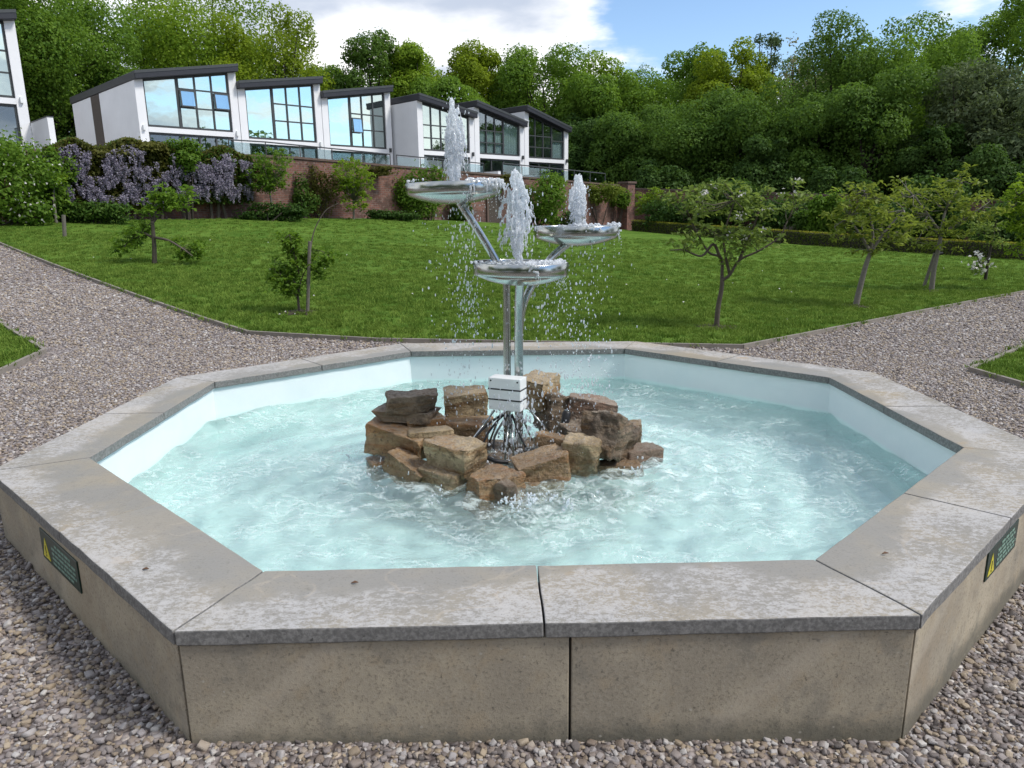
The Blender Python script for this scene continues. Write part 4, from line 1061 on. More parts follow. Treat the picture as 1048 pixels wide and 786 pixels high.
# ------------------------------------------------------------------ brick walls and terrace
def wtop(s): return 3.93+(3.12-3.93)*s/WLEN if s > 0 else 3.93+.022*s
def brickwall(name, label, A, D, s0, s1, topf, th=.35):
    n = Vv if abs(D @ Vv) < .5 else U
    n = np.array([-D[1], D[0], 0])
    mid = A+D*(s0+s1)/2
    t0 = thing(name, label, 'wall', (mid[0], mid[1], terr(mid[0], mid[1])), 'old brick walls of the garden')
    mb = MB(); cap = MB(); k = max(2, int((s1-s0)/2))
    ss = np.linspace(s0, s1, k+1)
    for a, b in zip(ss[:-1], ss[1:]):
        pa, pb = A+D*a, A+D*b
        V = []
        for p, s in ((pa, a), (pb, b)):
            zb = float(terr(p[0], p[1]))-.3; zt = topf(s)
            V += [(*(p)[:2], zb), (*(p+n*th)[:2], zb), (*(p+n*th)[:2], zt), (*(p)[:2], zt)]
        mb.add(V, [(0, 4, 7, 3), (1, 2, 6, 5), (3, 7, 6, 2)])
        V = []
        for p, s in ((pa, a), (pb, b)):
            zt = topf(s)+.003
            V += [(*(p-n*.05)[:2], zt), (*(p+n*(th+.05))[:2], zt), (*(p+n*(th+.05))[:2], zt+.09), (*(p-n*.05)[:2], zt+.09)]
        cap.add(V, [(0, 4, 7, 3), (1, 2, 6, 5), (3, 7, 6, 2), (0, 1, 5, 4)])
    uvproj(obj('brickwork', mb, M['brick'], t0), A, D, ZU)
    obj('coping', cap, M['cap'], t0)
    return t0
brickwall('garden_wall', 'long old red brick wall holding up the terrace below the white houses', WA, U, -26, WLEN, wtop)
D2 = np.array([.583, -.813, 0])
brickwall('garden_wall', 'brick wall half hidden by trees behind the box hedge on the right', WB+U*2.2, D2, -2.4, 30, lambda s: 2.95-.055*s)
# brick pillar at the corner
pp = WB-Vv*.2-U*.1
t0 = thing('brick_pillar', 'square brick pillar where the long garden wall ends', 'pillar', (pp[0], pp[1], terr(pp[0], pp[1])))
Rw = np.stack([U, Vv, ZU], 1)
uvproj(obj('shaft', MB().box((pp[0], pp[1], 1.75), (.75, .75, 3.1), Rw), M['brick'], t0), pp, U-.6*Vv, ZU)
obj('cap', MB().box((pp[0], pp[1], 3.36), (.9, .9, .12), Rw), M['cap'], t0)
# door niche in the wall
s_ = (onpl(505, 210, WA, Vv)-WA) @ U; dp = WA+U*s_
t0 = thing('garden_door', 'dark narrow wooden door set in the brick wall behind the fountain', 'door', (dp[0], dp[1], terr(dp[0], dp[1])))
zd = float(terr(dp[0], dp[1]))
obj('leaf', MB().box(dp-Vv*.03+ZU*(zd+.95), (.85, .05, 1.9), Rw), M['dark_timber'], t0)
obj('frame', MB().box(dp-Vv*.05-U*.48+ZU*(zd+.98), (.1, .09, 1.96), Rw).box(dp-Vv*.05+U*.48+ZU*(zd+.98), (.1, .09, 1.96), Rw).box(dp-Vv*.05+ZU*(zd+2.01), (1.06, .09, .1), Rw), M['cap'], t0)
# terrace slab
tz = lambda s: wtop(s)-.12
mb = MB(); ss = np.linspace(-26, WLEN, 12)
for a, b in zip(ss[:-1], ss[1:]):
    q = [WA+U*a+Vv*.3, WA+U*b+Vv*.3, WA+U*b+Vv*34, WA+U*a+Vv*34]
    zs_ = [tz(a), tz(b), tz(b)+.2, tz(a)+.2]
    mb.add([(p[0], p[1], z) for p, z in zip(q, zs_)], [(0, 1, 2, 3)])
q0, q1 = WA+U*WLEN+Vv*.3, WA+U*WLEN+Vv*34
mb.add([(q0[0], q0[1], -1), (q1[0], q1[1], -1), (q1[0], q1[1], tz(WLEN)+.2), (q0[0], q0[1], tz(WLEN))], [(0, 1, 2, 3)])
props(obj('terrace', mb, M['paving']), kind='structure')

# ------------------------------------------------------------------ houses
HP = np.array([-18.99, 35.68, 0.0])
def house(label, s0, s1, zl, zr, zsp, fwd, style, depth=11.2, glass='glass', zfl=None, side_panel=False, extra_n=None):
    P0 = HP-Vv*fwd
    zf = zsp-2.62 if zfl is None else zfl
    pt = lambda s, d, z: P0+U*s+Vv*d+ZU*z
    o0 = pt((s0+s1)/2, 0, zf)
    h = thing('terraced_house', label, 'house', o0, 'white modern houses on the terrace')
    W_ = s1-s0; fas = .40
    tl, tr = zl-fas, zr-fas
    pier = .43; th = .25
    roofz = lambda s: tl+(tr-tl)*(s-s0)/W_
    mb = MB()
    zb = zf-1.6
    def wallp(sa, sb, da, db, z0, za, zb_):
        mb.add([pt(sa, da, z0), pt(sb, da, z0), pt(sb, db, z0), pt(sa, db, z0), pt(sa, da, za), pt(sb, da, zb_), pt(sb, db, zb_), pt(sa, db, za)],
               [(0, 3, 2, 1), (4, 5, 6, 7), (0, 1, 5, 4), (1, 2, 6, 5), (2, 3, 7, 6), (3, 0, 4, 7)])
    wallp(s0, s0+pier, 0, depth, zb, roofz(s0)-.01, roofz(s0+pier)-.01)
    wallp(s1-pier, s1, 0, depth, zb, roofz(s1-pier)-.01, roofz(s1)-.01)
    wallp(s0+pier, s1-pier, depth-.3, depth, zb, roofz(s0+pier)-.01, roofz(s1-pier)-.01)
    obj('wall', mb, M['render'], h)
    # white beam between the storeys
    obj('floor_beam', MB().box(pt((s0+s1)/2, .16, zsp-.19), (W_-2*pier-.01, .32, .26), Rw), M['render'], h)
    inn = MB()
    inn.box(pt((s0+s1)/2, depth/2, zsp-.2), (W_-2*pier-.02, depth-1.2, .2), Rw).box(pt((s0+s1)/2, depth/2, zf-.1), (W_-2*pier-.02, depth-.8, .2), Rw).box(pt((s0+s1)/2, 4.5, zsp+1.2), (W_-2*pier-.04, .1, 2.4), Rw).box(pt((s0+s1)/2, 5, zf+1.1), (W_-2*pier-.04, .1, 2.2), Rw)
    obj('floor', inn, M['interior'], h)
    # mono-pitch roof with deep fascia
    rb = MB(); e = .12
    lo_, hi_ = s0-e*.4, s1+e*.4
    za, zc = roofz(lo_), roofz(hi_)
    rb.add([pt(lo_, -.35, za), pt(hi_, -.35, zc), pt(hi_, depth+.2, zc+.02), pt(lo_, depth+.2, za+.02), pt(lo_, -.35, za+fas), pt(hi_, -.35, zc+fas), pt(hi_, depth+.2, zc+fas+.02), pt(lo_, depth+.2, za+fas+.02)],
           [(0, 3, 2, 1), (4, 5, 6, 7), (0, 1, 5, 4), (1, 2, 6, 5), (2, 3, 7, 6), (3, 0, 4, 7)])
    rf = obj('roof', rb, M['anthracite'], h); bevel(rf, .03, 1)
    obj('fascia_trim', MB().add([pt(lo_, -.37, za+fas-.13), pt(hi_, -.37, zc+fas-.13), pt(hi_, -.355, zc+fas-.13), pt(lo_, -.355, za+fas-.13), pt(lo_, -.37, za+fas+.01), pt(hi_, -.37, zc+fas+.01), pt(hi_, -.355, zc+fas+.01), pt(lo_, -.355, za+fas+.01)],
        [(0, 3, 2, 1), (4, 5, 6, 7), (0, 1, 5, 4), (1, 2, 6, 5), (2, 3, 7, 6), (3, 0, 4, 7)]), M['frame'], rf)
    # windows
    ga, gb = s0+pier, s1-pier; gw = gb-ga
    cols = style['cols']; big = style['big']             # column edges 0..1, index of the big pane
    xs_ = [ga+gw*c for c in cols]
    rows = style['rows']
    zbot = zsp-.03
    def frame_and_panes(nm, z0f, ztop, rows_, cols_, bigi, thick):
        fr_ = MB(); panes = []
        d = .10; fw = .09
        def bar(sa, sb, z0, z1a, z1b, z0b=None):
            z0b = z0 if z0b is None else z0b
            fr_.add([pt(sa, d, z0), pt(sb, d, z0b), pt(sb, d+.09, z0b), pt(sa, d+.09, z0), pt(sa, d, z1a), pt(sb, d, z1b), pt(sb, d+.09, z1b), pt(sa, d+.09, z1a)],
                    [(0, 3, 2, 1), (4, 5, 6, 7), (0, 1, 5, 4), (1, 2, 6, 5), (2, 3, 7, 6), (3, 0, 4, 7)])
        for i, x in enumerate(cols_):
            w_ = fw*(1.7 if i in thick else 1.0)
            a = max(ga, x-w_/2) if 0 < i < len(cols_)-1 else (x if i == 0 else x-w_); b = a+w_
            bar(a, b, z0f, ztop(a)-.002, ztop(b)-.002)
        for i in range(len(cols_)-1):
            a, b = cols_[i]+.06, cols_[i+1]-.045
            bar(a, b, z0f, z0f+fw, z0f+fw)
            bar(a, b, ztop(a)-.10, ztop(a)-.004, ztop(b)-.004, ztop(b)-.10)
            zr_ = [z for z in (rows_ if i != bigi else style.get('bigrows', []))]
            for z in zr_:
                if z is None: continue
                if z < min(ztop(a), ztop(b))-.2: bar(a, b, z0f+z if z < 2.5 else z, (z0f+z if z < 2.5 else z)+fw*.8, (z0f+z if z < 2.5 else z)+fw*.8)
        f = obj(nm, fr_, M['frame'], h)
        for i in range(len(cols_)-1):
            a, b = cols_[i], cols_[i+1]
            mbp = MB().add([pt(a+.02, d+.05, z0f+.02), pt(b-.02, d+.05, z0f+.02), pt(b-.02, d+.05, ztop(b)-.05), pt(a+.02, d+.05, ztop(a)-.05),
                            pt(a+.02, d+.07, z0f+.02), pt(b-.02, d+.07, z0f+.02), pt(b-.02, d+.07, ztop(b)-.05), pt(a+.02, d+.07, ztop(a)-.05)],
                           [(0, 1, 2, 3), (7, 6, 5, 4), (0, 4, 5, 1), (1, 5, 6, 2), (2, 6, 7, 3), (3, 7, 4, 0)])
            obj('pane', mbp, M[glass if nm == 'upper_window' else 'glass2'], f)
        return f
    fr = frame_and_panes('upper_window', zbot, roofz, rows, xs_, big, style['thick'])
    if style.get('sash'):
        for (ci, r0, r1) in style['sash']:
            a, b = xs_[ci]+.07, xs_[ci+1]-.05; z0, z1 = zbot+r0+.07, zbot+r1-.02
            sm = MB(); q = lambda s, z, o_=0: pt(s, .02-o_, z)
            tl_ = .09
            for (sa, sb, za_, zb__) in ((a, b, z0, z0+.06), (a, b, z1-.06, z1), (a, a+.06, z0+.061, z1-.061), (b-.06, b, z0+.061, z1-.061)):
                k = lambda z: tl_*(z1-z)/(z1-z0)
                sm.add([q(sa, za_, k(za_)), q(sb, za_, k(za_)), q(sb, zb__, k(zb__)), q(sa, zb__, k(zb__)), q(sa, za_, k(za_)-.05), q(sb, za_, k(za_)-.05), q(sb, zb__, k(zb__)-.05), q(sa, zb__, k(zb__)-.05)],
                       [(0, 1, 2, 3), (7, 6, 5, 4), (0, 4, 5, 1), (1, 5, 6, 2), (2, 6, 7, 3), (3, 7, 4, 0)])
            sa_ = obj('open_sash', sm, M['frame'], h)
            obj('pane', MB().add([q(a+.05, z0+.05, tl_-.02), q(b-.05, z0+.05, tl_-.02), q(b-.05, z1-.05, -.02), q(a+.05, z1-.05, -.02)], [(0, 1, 2, 3)]), M[glass], sa_)
    frame_and_panes('patio_door', zf, lambda s: zsp-.34, [], [ga+gw*c for c in style['door']], -1, style['dthick'])
    for (c0, c1, dd, z0, z1) in style.get('blinds', []):
        a, b = ga+gw*c0, ga+gw*c1; mbp = MB(); n_ = max(2, int((b-a)/.12))
        for i in range(n_):          # folded fabric
            x0, x1 = a+(b-a)*i/n_, a+(b-a)*(i+1)/n_; da, db = (.23, .27) if i % 2 else (.27, .23)
            zt0 = min(z1, roofz(x0)-.1-zsp)
            mbp.add([pt(x0, da, zsp+z0), pt(x1, db, zsp+z0), pt(x1, db, zsp+zt0), pt(x0, da, zsp+zt0)], [(0, 1, 2, 3)])
        obj('blind', mbp, M['curtain'], h)
    # wall lantern on the right pier
    for sx in ([s1-pier/2] if not side_panel else [s0+pier/2, s1-pier/2]):
        wl = MB().box(pt(sx, -.07, zsp-.12), (.12, .13, .26), Rw); obj('wall_lamp', wl, M['plastic'] if style.get('whitelamp') else M['frame'], h)
    if side_panel:
        obj('timber_panel', MB().box(pt(s0-.012, 6.6, (zb+roofz(s0))/2), (.03, 1.5, roofz(s0)-zb-.04), Rw), M['dark_timber'], h)
    return h
cA = dict(cols=[0, .385, .59, .79, 1.0], big=0, thick=(1,), rows=[1.10, 2.10, 2.40], bigrows=[], door=[0, .385, .59, .79, 1.0], dthick=(1,), whitelamp=True)
R3 = [1.05, 2.0]
cA['rows'] = R3
s1A = dict(cA, sash=[(1, 1.05, 2.0), (3, 1.05, 2.0)])
s2A = dict(cA)
s3A = dict(cA, sash=[(1, .8, 1.8)], whitelamp=False)
cB = dict(cols=[0, .19, .39, .60, 1.0], big=3, thick=(3,), rows=[.75, 1.55], bigrows=[], door=[0, .3, .6, 1.0], dthick=())
house('white house cropped by the left edge, higher than its neighbours', -10.2, -4.88, 9.9, 10.88, 7.13, 0, dict(cA), 11.2)
house('first full white house from the left with dark timber strip on its side wall', .02, 5.46, 8.87, 9.84, 6.28, 0, s1A, 11.2, side_panel=True)
house('white house with rising roof between the timber strip house and the third one', 5.50, 10.76, 8.97, 9.78, 6.0, 0, s2A, 11.2)
house('white house just left of the tall water jet with one tilted open window', 10.80, 15.94, 8.97, 9.81, 5.87, 0, s3A, 11.2)
house('white house right behind the tall water jet with blank grey side wall', 16.2, 21.08, 9.07, 8.33, 5.69, 2.5, dict(cB, blinds=[(.62, .98, 0, 0.02, 3.0)]), 13.5, 'glass')
house('white house with drawn pale curtains second from the right end', 21.12, 26.0, 9.10, 8.08, 5.68, 2.5, dict(cB, blinds=[(.01, .19, 0, .02, 1.6), (.2, .39, 0, .02, 1.6), (.4, .59, 0, .02, 1.6), (.62, .99, 0, .02, 3)]), 13.5, 'glass2')
house('end white house nearest the woods with dark blue windows', 26.04, 30.9, 9.21, 8.02, 5.62, 2.5, dict(cB, cols=[0, .2, .42, .66, 1.0], bigrows=[1.3], blinds=[(.66, .99, 0, .02, 1.3)]), 13.5, 'glass2')
# low white dividing walls and railings on the terrace
def divider(s, fwd, zt, ln, label, h_=1.35):
    P0 = HP-Vv*fwd+U*s
    c = P0-Vv*(ln/2+.02)
    t0 = thing('terrace_divider', label, 'wall', (c[0], c[1], zt-h_), 'low white dividers between the terraces')
    obj('wall', MB().box(c+ZU*(zt-h_/2), (.24, ln, h_), Rw), M['render'], t0)
    obj('coping', MB().box(c+ZU*(zt+.022), (.28, ln+.04, .04), Rw), M['frame'], t0)
divider(5.5, 0, 4.70, 2.6, 'low white divider between the first two full houses')
divider(10.78, 0, 4.55, 2.6, 'low white divider in front of the third house from left')
divider(21.1, 2.5, 4.35, 2.4, 'low white divider just right of the tall water jet')
divider(26.02, 2.5, 4.28, 2.4, 'low white divider beside the end house with blue windows')
divider(-4.75, 0, 6.0, 3.0, 'low white divider beside the house cropped by the left edge', 1.9)
def railing(s0, s1, off, zf, label):
    P0 = WA+Vv*off
    mid = P0+U*(s0+s1)/2
    t0 = thing('glass_railing', label, 'railing', (mid[0], mid[1], zf((s0+s1)/2)), 'dark railings along the terrace edge')
    n = max(1, int(round((s1-s0)/1.5))); ss = np.linspace(s0, s1, n+1)
    mb = MB()
    for s in ss: mb.tube([P0+U*s+ZU*zf(s), P0+U*s+ZU*(zf(s)+.92)], .025, 6)
    obj('post', mb, M['frame'], t0)
    mb = MB()
    for a, b in zip(ss[:-1], ss[1:]): mb.tube([P0+U*a+ZU*(zf(a)+.94), P0+U*b+ZU*(zf(b)+.94)], .03, 6)
    obj('rail', mb, M['frame'], t0)
    mb = MB()
    for a, b in zip(ss[:-1], ss[1:]): mb.prism([P0+U*(a+.05)+ZU*(zf(a)+.08), P0+U*(b-.05)+ZU*(zf(b)+.08), P0+U*(b-.05)+ZU*(zf(b)+.86), P0+U*(a+.05)+ZU*(zf(a)+.86)], Vv*.012)
    obj('pane', mb, M['railglass'], t0)
zrl = lambda s: tz(s)
railing(-1, 7.2, 2.2, zrl, 'dark railing with glass panels above the brick wall left of the fountain')
railing(7.6, 13.5, 2.2, zrl, 'dark railing with glass panels in front of the blank side wall')
railing(14, WLEN-.5, 1.2, zrl, 'dark railing above the far end of the brick wall')
railing(-14.5, -9.6, 2.2, lambda s: 4.75, 'dark railing on the higher terrace at the left edge')

# ------------------------------------------------------------------ hedge
he0, he1 = np.array([7.9, 41.1]), np.array([22.2, 21.1])
hp = [np.array([*(he0+(he1-he0)*k), 0.0]) for k in np.linspace(0, 1, 9)]
for q in hp: q[2] = float(terr(q[0], q[1]))
h1 = hp[4]
rg = np.random.default_rng(31)
t0 = thing('box_hedge', 'long low clipped box hedge with yellowish top along the back of the lawn', 'hedge', h1)
LV = []; LT = []
for a, b in zip(hp[:-1], hp[1:]):
    ln = np.linalg.norm(b-a); e = (b-a)/ln; nn = np.array([-e[1], e[0], 0]); nn /= np.linalg.norm(nn)
    n = int(ln*620); s = rg.random(n); wv_ = rg.uniform(-.35, .35, n); z = rg.random(n)*.66
    side = rg.random(n) < .62
    wv_ = np.where(side, np.where(rg.random(n) < .75, -.36, .36)*np.sign((nn @ (CAM-a)))*-1+rg.normal(size=n)*.02, wv_)
    z = np.where(side, z, .66+rg.normal(size=n)*.015)
    P = a+(b-a)*s[:, None]+nn*wv_[:, None]; P[:, 2] = terr(P[:, 0], P[:, 1])+z
    N = np.where(side[:, None], nn*np.sign(wv_)[:, None], ZU)+rg.normal(size=(n, 3))*.5
    k = z > .60
    LV.append(leaves(P[~k], N[~k], .075, .05, rg)); LT.append(leaves(P[k], N[k], .075, .05, rg))
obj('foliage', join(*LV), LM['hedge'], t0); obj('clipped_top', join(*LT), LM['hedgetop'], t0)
mb = MB()
for a, b in zip(hp[:-1], hp[1:]):
    e = (b-a)/np.linalg.norm(b-a); nn = np.array([-e[1], e[0], 0])*.30
    mb.add([a-nn-ZU*.1, b-nn-ZU*.1, b+nn-ZU*.1, a+nn-ZU*.1, a-nn+ZU*.6, b-nn+ZU*.6, b+nn+ZU*.6, a+nn+ZU*.6], [(4, 5, 6, 7), (0, 1, 5, 4), (1, 2, 6, 5), (2, 3, 7, 6), (3, 0, 4, 7)])
obj('twigs', mb, M['bark_dark'], t0)

# ------------------------------------------------------------------ fruit trees on the lawn
def fruit_tree(label, base, trunk, limbs, blobs, lm, seed, n_cl=150, per=13, leaf=.085, r0=.045, bark='bark', name='apple_tree', blossom=0, mulch=True, group='young fruit trees on the lawn', depth=1.0, droop=.5):
    """trunk and limbs are photo polylines laid at the tree's own distance; blobs = (px, py, hw, hh) foliage masses"""
    rg = np.random.default_rng(seed); Yb = base[1]
    t0 = thing(name, label, 'tree', base, group)
    mp = mpp(base); mb = MB()
    tp = [np.array([base[0], base[1], base[2]-.05])]+[aty(x, y, Yb) for x, y in trunk]
    mb.tube(smoothpath(tp, 6), np.linspace(r0, r0*.62, (len(tp)-1)*6+1).tolist(), 9)
    joints = tp[1:]
    for i, L in enumerate(limbs):
        dy = rg.uniform(-.35, .35)*depth; P = [aty(x, y, Yb+dy*k/(len(L)-1)) for k, (x, y) in enumerate(L)]
        mb.tube(smoothpath(P, 5), np.linspace(r0*.6, r0*.18, (len(L)-1)*5+1).tolist(), 7); joints += P[1:]
    cl = []
    aw = np.array([b[2]*b[3] for b in blobs], float); aw /= aw.sum()
    for i in range(n_cl):
        bx_ = blobs[rg.choice(len(blobs), p=aw)]
        d = rg.normal(size=3); d /= np.linalg.norm(d); q = d*rg.uniform(.25, 1.0)**.6
        c = aty(bx_[0]+q[0]*bx_[2], bx_[1]-q[2]*bx_[3], Yb); c[1] += q[1]*bx_[2]*mp*depth; cl.append(c+rg.normal(size=3)*.05)
    J = np.array(joints)
    for c in cl[::2]:
        j = J[np.argmin(((J-c)**2).sum(1)+rg.random(len(J))*.05)]
        md = (j+c)/2+rg.normal(size=3)*.04+np.array([0, 0, -.03])
        mb.tube([j, md, c], [r0*.16, r0*.12, .004], 5)
    obj('trunk', mb, M[bark], t0, smooth=True)
    C_ = np.repeat(np.array(cl), per, 0); n = len(C_)
    dv = rg.normal(size=(n, 3)); dv /= np.linalg.norm(dv, axis=1, keepdims=True); dv[:, 2] = dv[:, 2]*.6-droop*.3
    P = C_+dv*leaf*rg.uniform(.3, 1.5, n)[:, None]
    N = rg.normal(size=(n, 3))*.6+np.array([0, 0, .9])-dv*.1
    obj('foliage', leaves(P, N, leaf, leaf*.46, rg, tang=dv), LM[lm], t0)
    if blossom:
        ci = rg.integers(0, len(cl), blossom); C_ = np.repeat(np.array(cl)[ci], 7, 0)
        P = C_+rg.normal(size=(len(C_), 3))*.03+np.array([0, 0, .03])
        obj('blossom', leaves(P, rg.normal(size=(len(P), 3))+[0, -.5, .5], .042, .036, rg), LM['white'], t0)
    if mulch:
        mm = MB(); V = []; k = 26
        mulch_ = thing('soil_patch', 'dark bare soil patch under the '+label, 'soil patch', (base[0], base[1], base[2]+.03), 'bare soil round the tree trunks') if False else None
        for i in range(k):
            r = .30*rg.uniform(.45, 1.2); xx_, yy_ = base[0]+r*math.cos(6.283*i/k), base[1]+r*math.sin(6.283*i/k); V.append((xx_, yy_, float(terr(xx_, yy_))+.034))
        mm.add(V+[(base[0], base[1], base[2]+.06)], [(i, (i+1) % k, k) for i in range(k)])
        obj('mulch', mm, M['soil'], t0)
    return t0
g = ground(733, 337)
fruit_tree('open branching apple tree nearest the pool with a few white blossoms', g, [(735, 315), (738.6, 295), (739, 282)],
    [[(739, 284), (738, 264), (725, 258), (712, 235), (706, 222)], [(739, 287), (747, 281), (757, 266), (776, 257), (797, 243), (806, 226)], [(747, 281), (743, 264), (741, 240), (752, 205)], [(737, 264), (730, 250), (718, 262), (700, 256), (686, 256)], [(757, 266), (765, 245), (775, 222), (780, 200)]],
    [(720, 205, 42, 22), (755, 197, 42, 16), (785, 205, 36, 22), (740, 225, 46, 24), (775, 240, 34, 16), (705, 245, 22, 10), (745, 250, 22, 12), (690, 195, 12, 10), (812, 196, 10, 10), (684, 256, 6, 5)], 'apple', 51, 140, 12, .095, .040, 'bark', blossom=16)
g = ground(875, 315)
fruit_tree('leaning apple tree with dense bronze green crown second from the pool', g, [(880, 295), (886, 272), (891, 258)],
    [[(891, 258), (880, 240), (868, 222)], [(891, 258), (893, 235), (884, 195)], [(891, 258), (905, 238), (925, 215)]],
    [(880, 200, 22, 24), (892, 228, 42, 32), (868, 222, 24, 26), (908, 232, 28, 26), (905, 205, 14, 16)], 'apple2', 52, 125, 12, .10, .055, 'bark_pale')
g = ground(953, 299)
fruit_tree('spreading apple tree tied to a slanting timber stake', g, [(956, 275), (961, 252), (963, 240)],
    [[(963, 240), (950, 220), (935, 200)], [(963, 240), (968, 215), (985, 185)], [(963, 240), (985, 225), (1005, 212)]],
    [(935, 195, 24, 18), (960, 215, 40, 30), (985, 182, 16, 12), (998, 212, 28, 18), (945, 235, 28, 18), (972, 245, 20, 14), (975, 198, 22, 18)], 'apple2', 53, 140, 12, .11, .055, 'bark_pale')
stk = ground(943, 295)
o = obj('tree_stake', MB().tube([stk-ZU*.2, aty(957, 259, stk[1])], .035, 8), M['stake'], loc=stk); props(o, 'slanting dark timber stake propping the spreading apple tree', 'stake', 'timber stakes beside young trees')
o = obj('tree_tie', MB().tube([aty(955, 261, stk[1]+.0)+[0, -.05, 0], aty(963, 259, stk[1])+[0, -.07, 0]], .03, 8), M['black'], loc=aty(958, 260, stk[1])); props(o, 'black rubber tie holding the spreading apple tree to its stake', 'tree tie')
g = ground(1008, 289)
fruit_tree('thin young tree with white blossom low on its stem', g, [(1010, 275), (1013, 258), (1018, 232)],
    [[(1013, 262), (1004, 270), (1000, 262)], [(1016, 245), (1002, 235)], [(1018, 232), (1020, 226)]],
    [(1018, 231, 9, 5), (1002, 234, 12, 7), (1024, 250, 8, 4), (1003, 272, 9, 6), (1013, 243, 8, 6)], 'apple', 54, 46, 11, .10, .04, 'bark_dark', blossom=0, mulch=False)
gb_ = g
fl = MB(); rg = np.random.default_rng(8)
P = np.array([aty(1003+rg.normal()*6, 269+rg.normal()*5, gb_[1]+rg.normal()*.1) for _ in range(60)])
tr4 = [o for o in COL.objects if o.get('label', '').startswith('thin young tree with white')][0]
obj('blossom', leaves(P, rg.normal(size=(60, 3))+[0, -.6, .4], .09, .08, rg), LM['white'], tr4)
g = ground(1064, 300)
fruit_tree('bright green apple branches reaching in at the right edge', g, [(1066, 275), (1066, 250)], [[(1066, 250), (1055, 225), (1042, 200)]],
    [(1050, 195, 20, 16), (1058, 220, 30, 24), (1044, 232, 16, 8), (1040, 250, 12, 12), (1068, 205, 25, 28)], 'bright', 55, 200, 13, .10, .05, 'bark_pale')
g = ground(158, 271)
fruit_tree('low stocky apple tree with drooping side branches left of the small staked one', g, [(158, 255), (157, 240), (156, 226)],
    [[(157, 243), (142, 238), (130, 250), (118, 254)], [(157, 243), (172, 246), (186, 254), (197, 262)], [(156, 228), (165, 218), (178, 206)], [(156, 226), (152, 216), (160, 205)]],
    [(128, 249, 17, 9), (140, 235, 14, 8), (178, 212, 13, 7), (188, 202, 7, 8), (150, 214, 9, 5), (192, 258, 12, 9), (175, 244, 8, 4), (165, 200, 10, 8), (205, 252, 5, 6)], 'mid', 56, 110, 13, .125, .055, 'bark', mulch=False)
g = ground(307, 322)
fruit_tree('small straggly fruit tree beside a grey stake with a bare arching branch', g, [(305, 305), (306, 295)],
    [[(306, 295), (310, 282), (318, 268)], [(306, 295), (298, 285), (285, 280)], [(314, 290), (318, 255), (322, 235), (333, 216), (346, 208)], [(306, 280), (300, 255), (296, 240)]],
    [(288, 278, 13, 11), (296, 290, 12, 10), (300, 250, 7, 14), (331, 262, 9, 9), (326, 278, 6, 4), (292, 246, 6, 6), (306, 266, 8, 6)], 'mid', 57, 135, 13, .085, .022, 'bark', mulch=True)
sk = ground(314, 323)
o = obj('tree_stake', MB().tube([sk-ZU*.1, aty(317, 247, sk[1])], .026, 8), M['stake'], loc=sk); props(o, 'upright grey timber stake beside the small straggly fruit tree', 'stake', 'timber stakes beside young trees')
sk = ground(66, 244)
o = obj('tree_stake', MB().tube([sk-ZU*.1, aty(65, 220, sk[1])], .05, 8), M['stake'], loc=sk); props(o, 'lone short timber stake in the lawn near the left edge', 'stake', 'timber stakes beside young trees')

# ------------------------------------------------------------------ planting against the brick wall
def onwall(px, py, off=.6): return onpl(px, py, WA-Vv*off, Vv)
def wshrub(label, px, py, hw, hh, lm, seed, n, leaf, off=.6, dep=.5, name='shrub', cat='shrub', group='shrubs against the brick wall', extra=None, stem=True, low=0.0, nl=9):
    c = onwall(px, py, off); mp = mpp(c)
    return shrub(name, label, c, hw*mp*1.1, hw*mp*dep, hh*mp, lm, seed, n, leaf, cat, group, extra, nl, stem, low)
wshrub('big rose bush dotted with white flowers at the left edge', -4, 178, 56, 40, 'mid', 61, 8500, .13, 1.4, .6, extra=('white', 420, .085, 'blossom'))
wshrub('dark green bush between the white rose bush and the wisteria', 52, 172, 22, 30, 'mid', 62, 4500, .13, .8, .6)
wshrub('bronze leaved bush on top of the wall under the timber strip house', 100, 158, 30, 10, 'rust', 63, 3000, .14, .1, .6, stem=None)
wshrub('olive leaved climber mound above the wisteria', 148, 153, 34, 10, 'rust', 64, 4200, .13, .2, .5, stem=None)
wshrub('mid green bush rising behind the low stocky apple tree', 186, 160, 18, 18, 'mid', 65, 2400, .13, .8, .6)
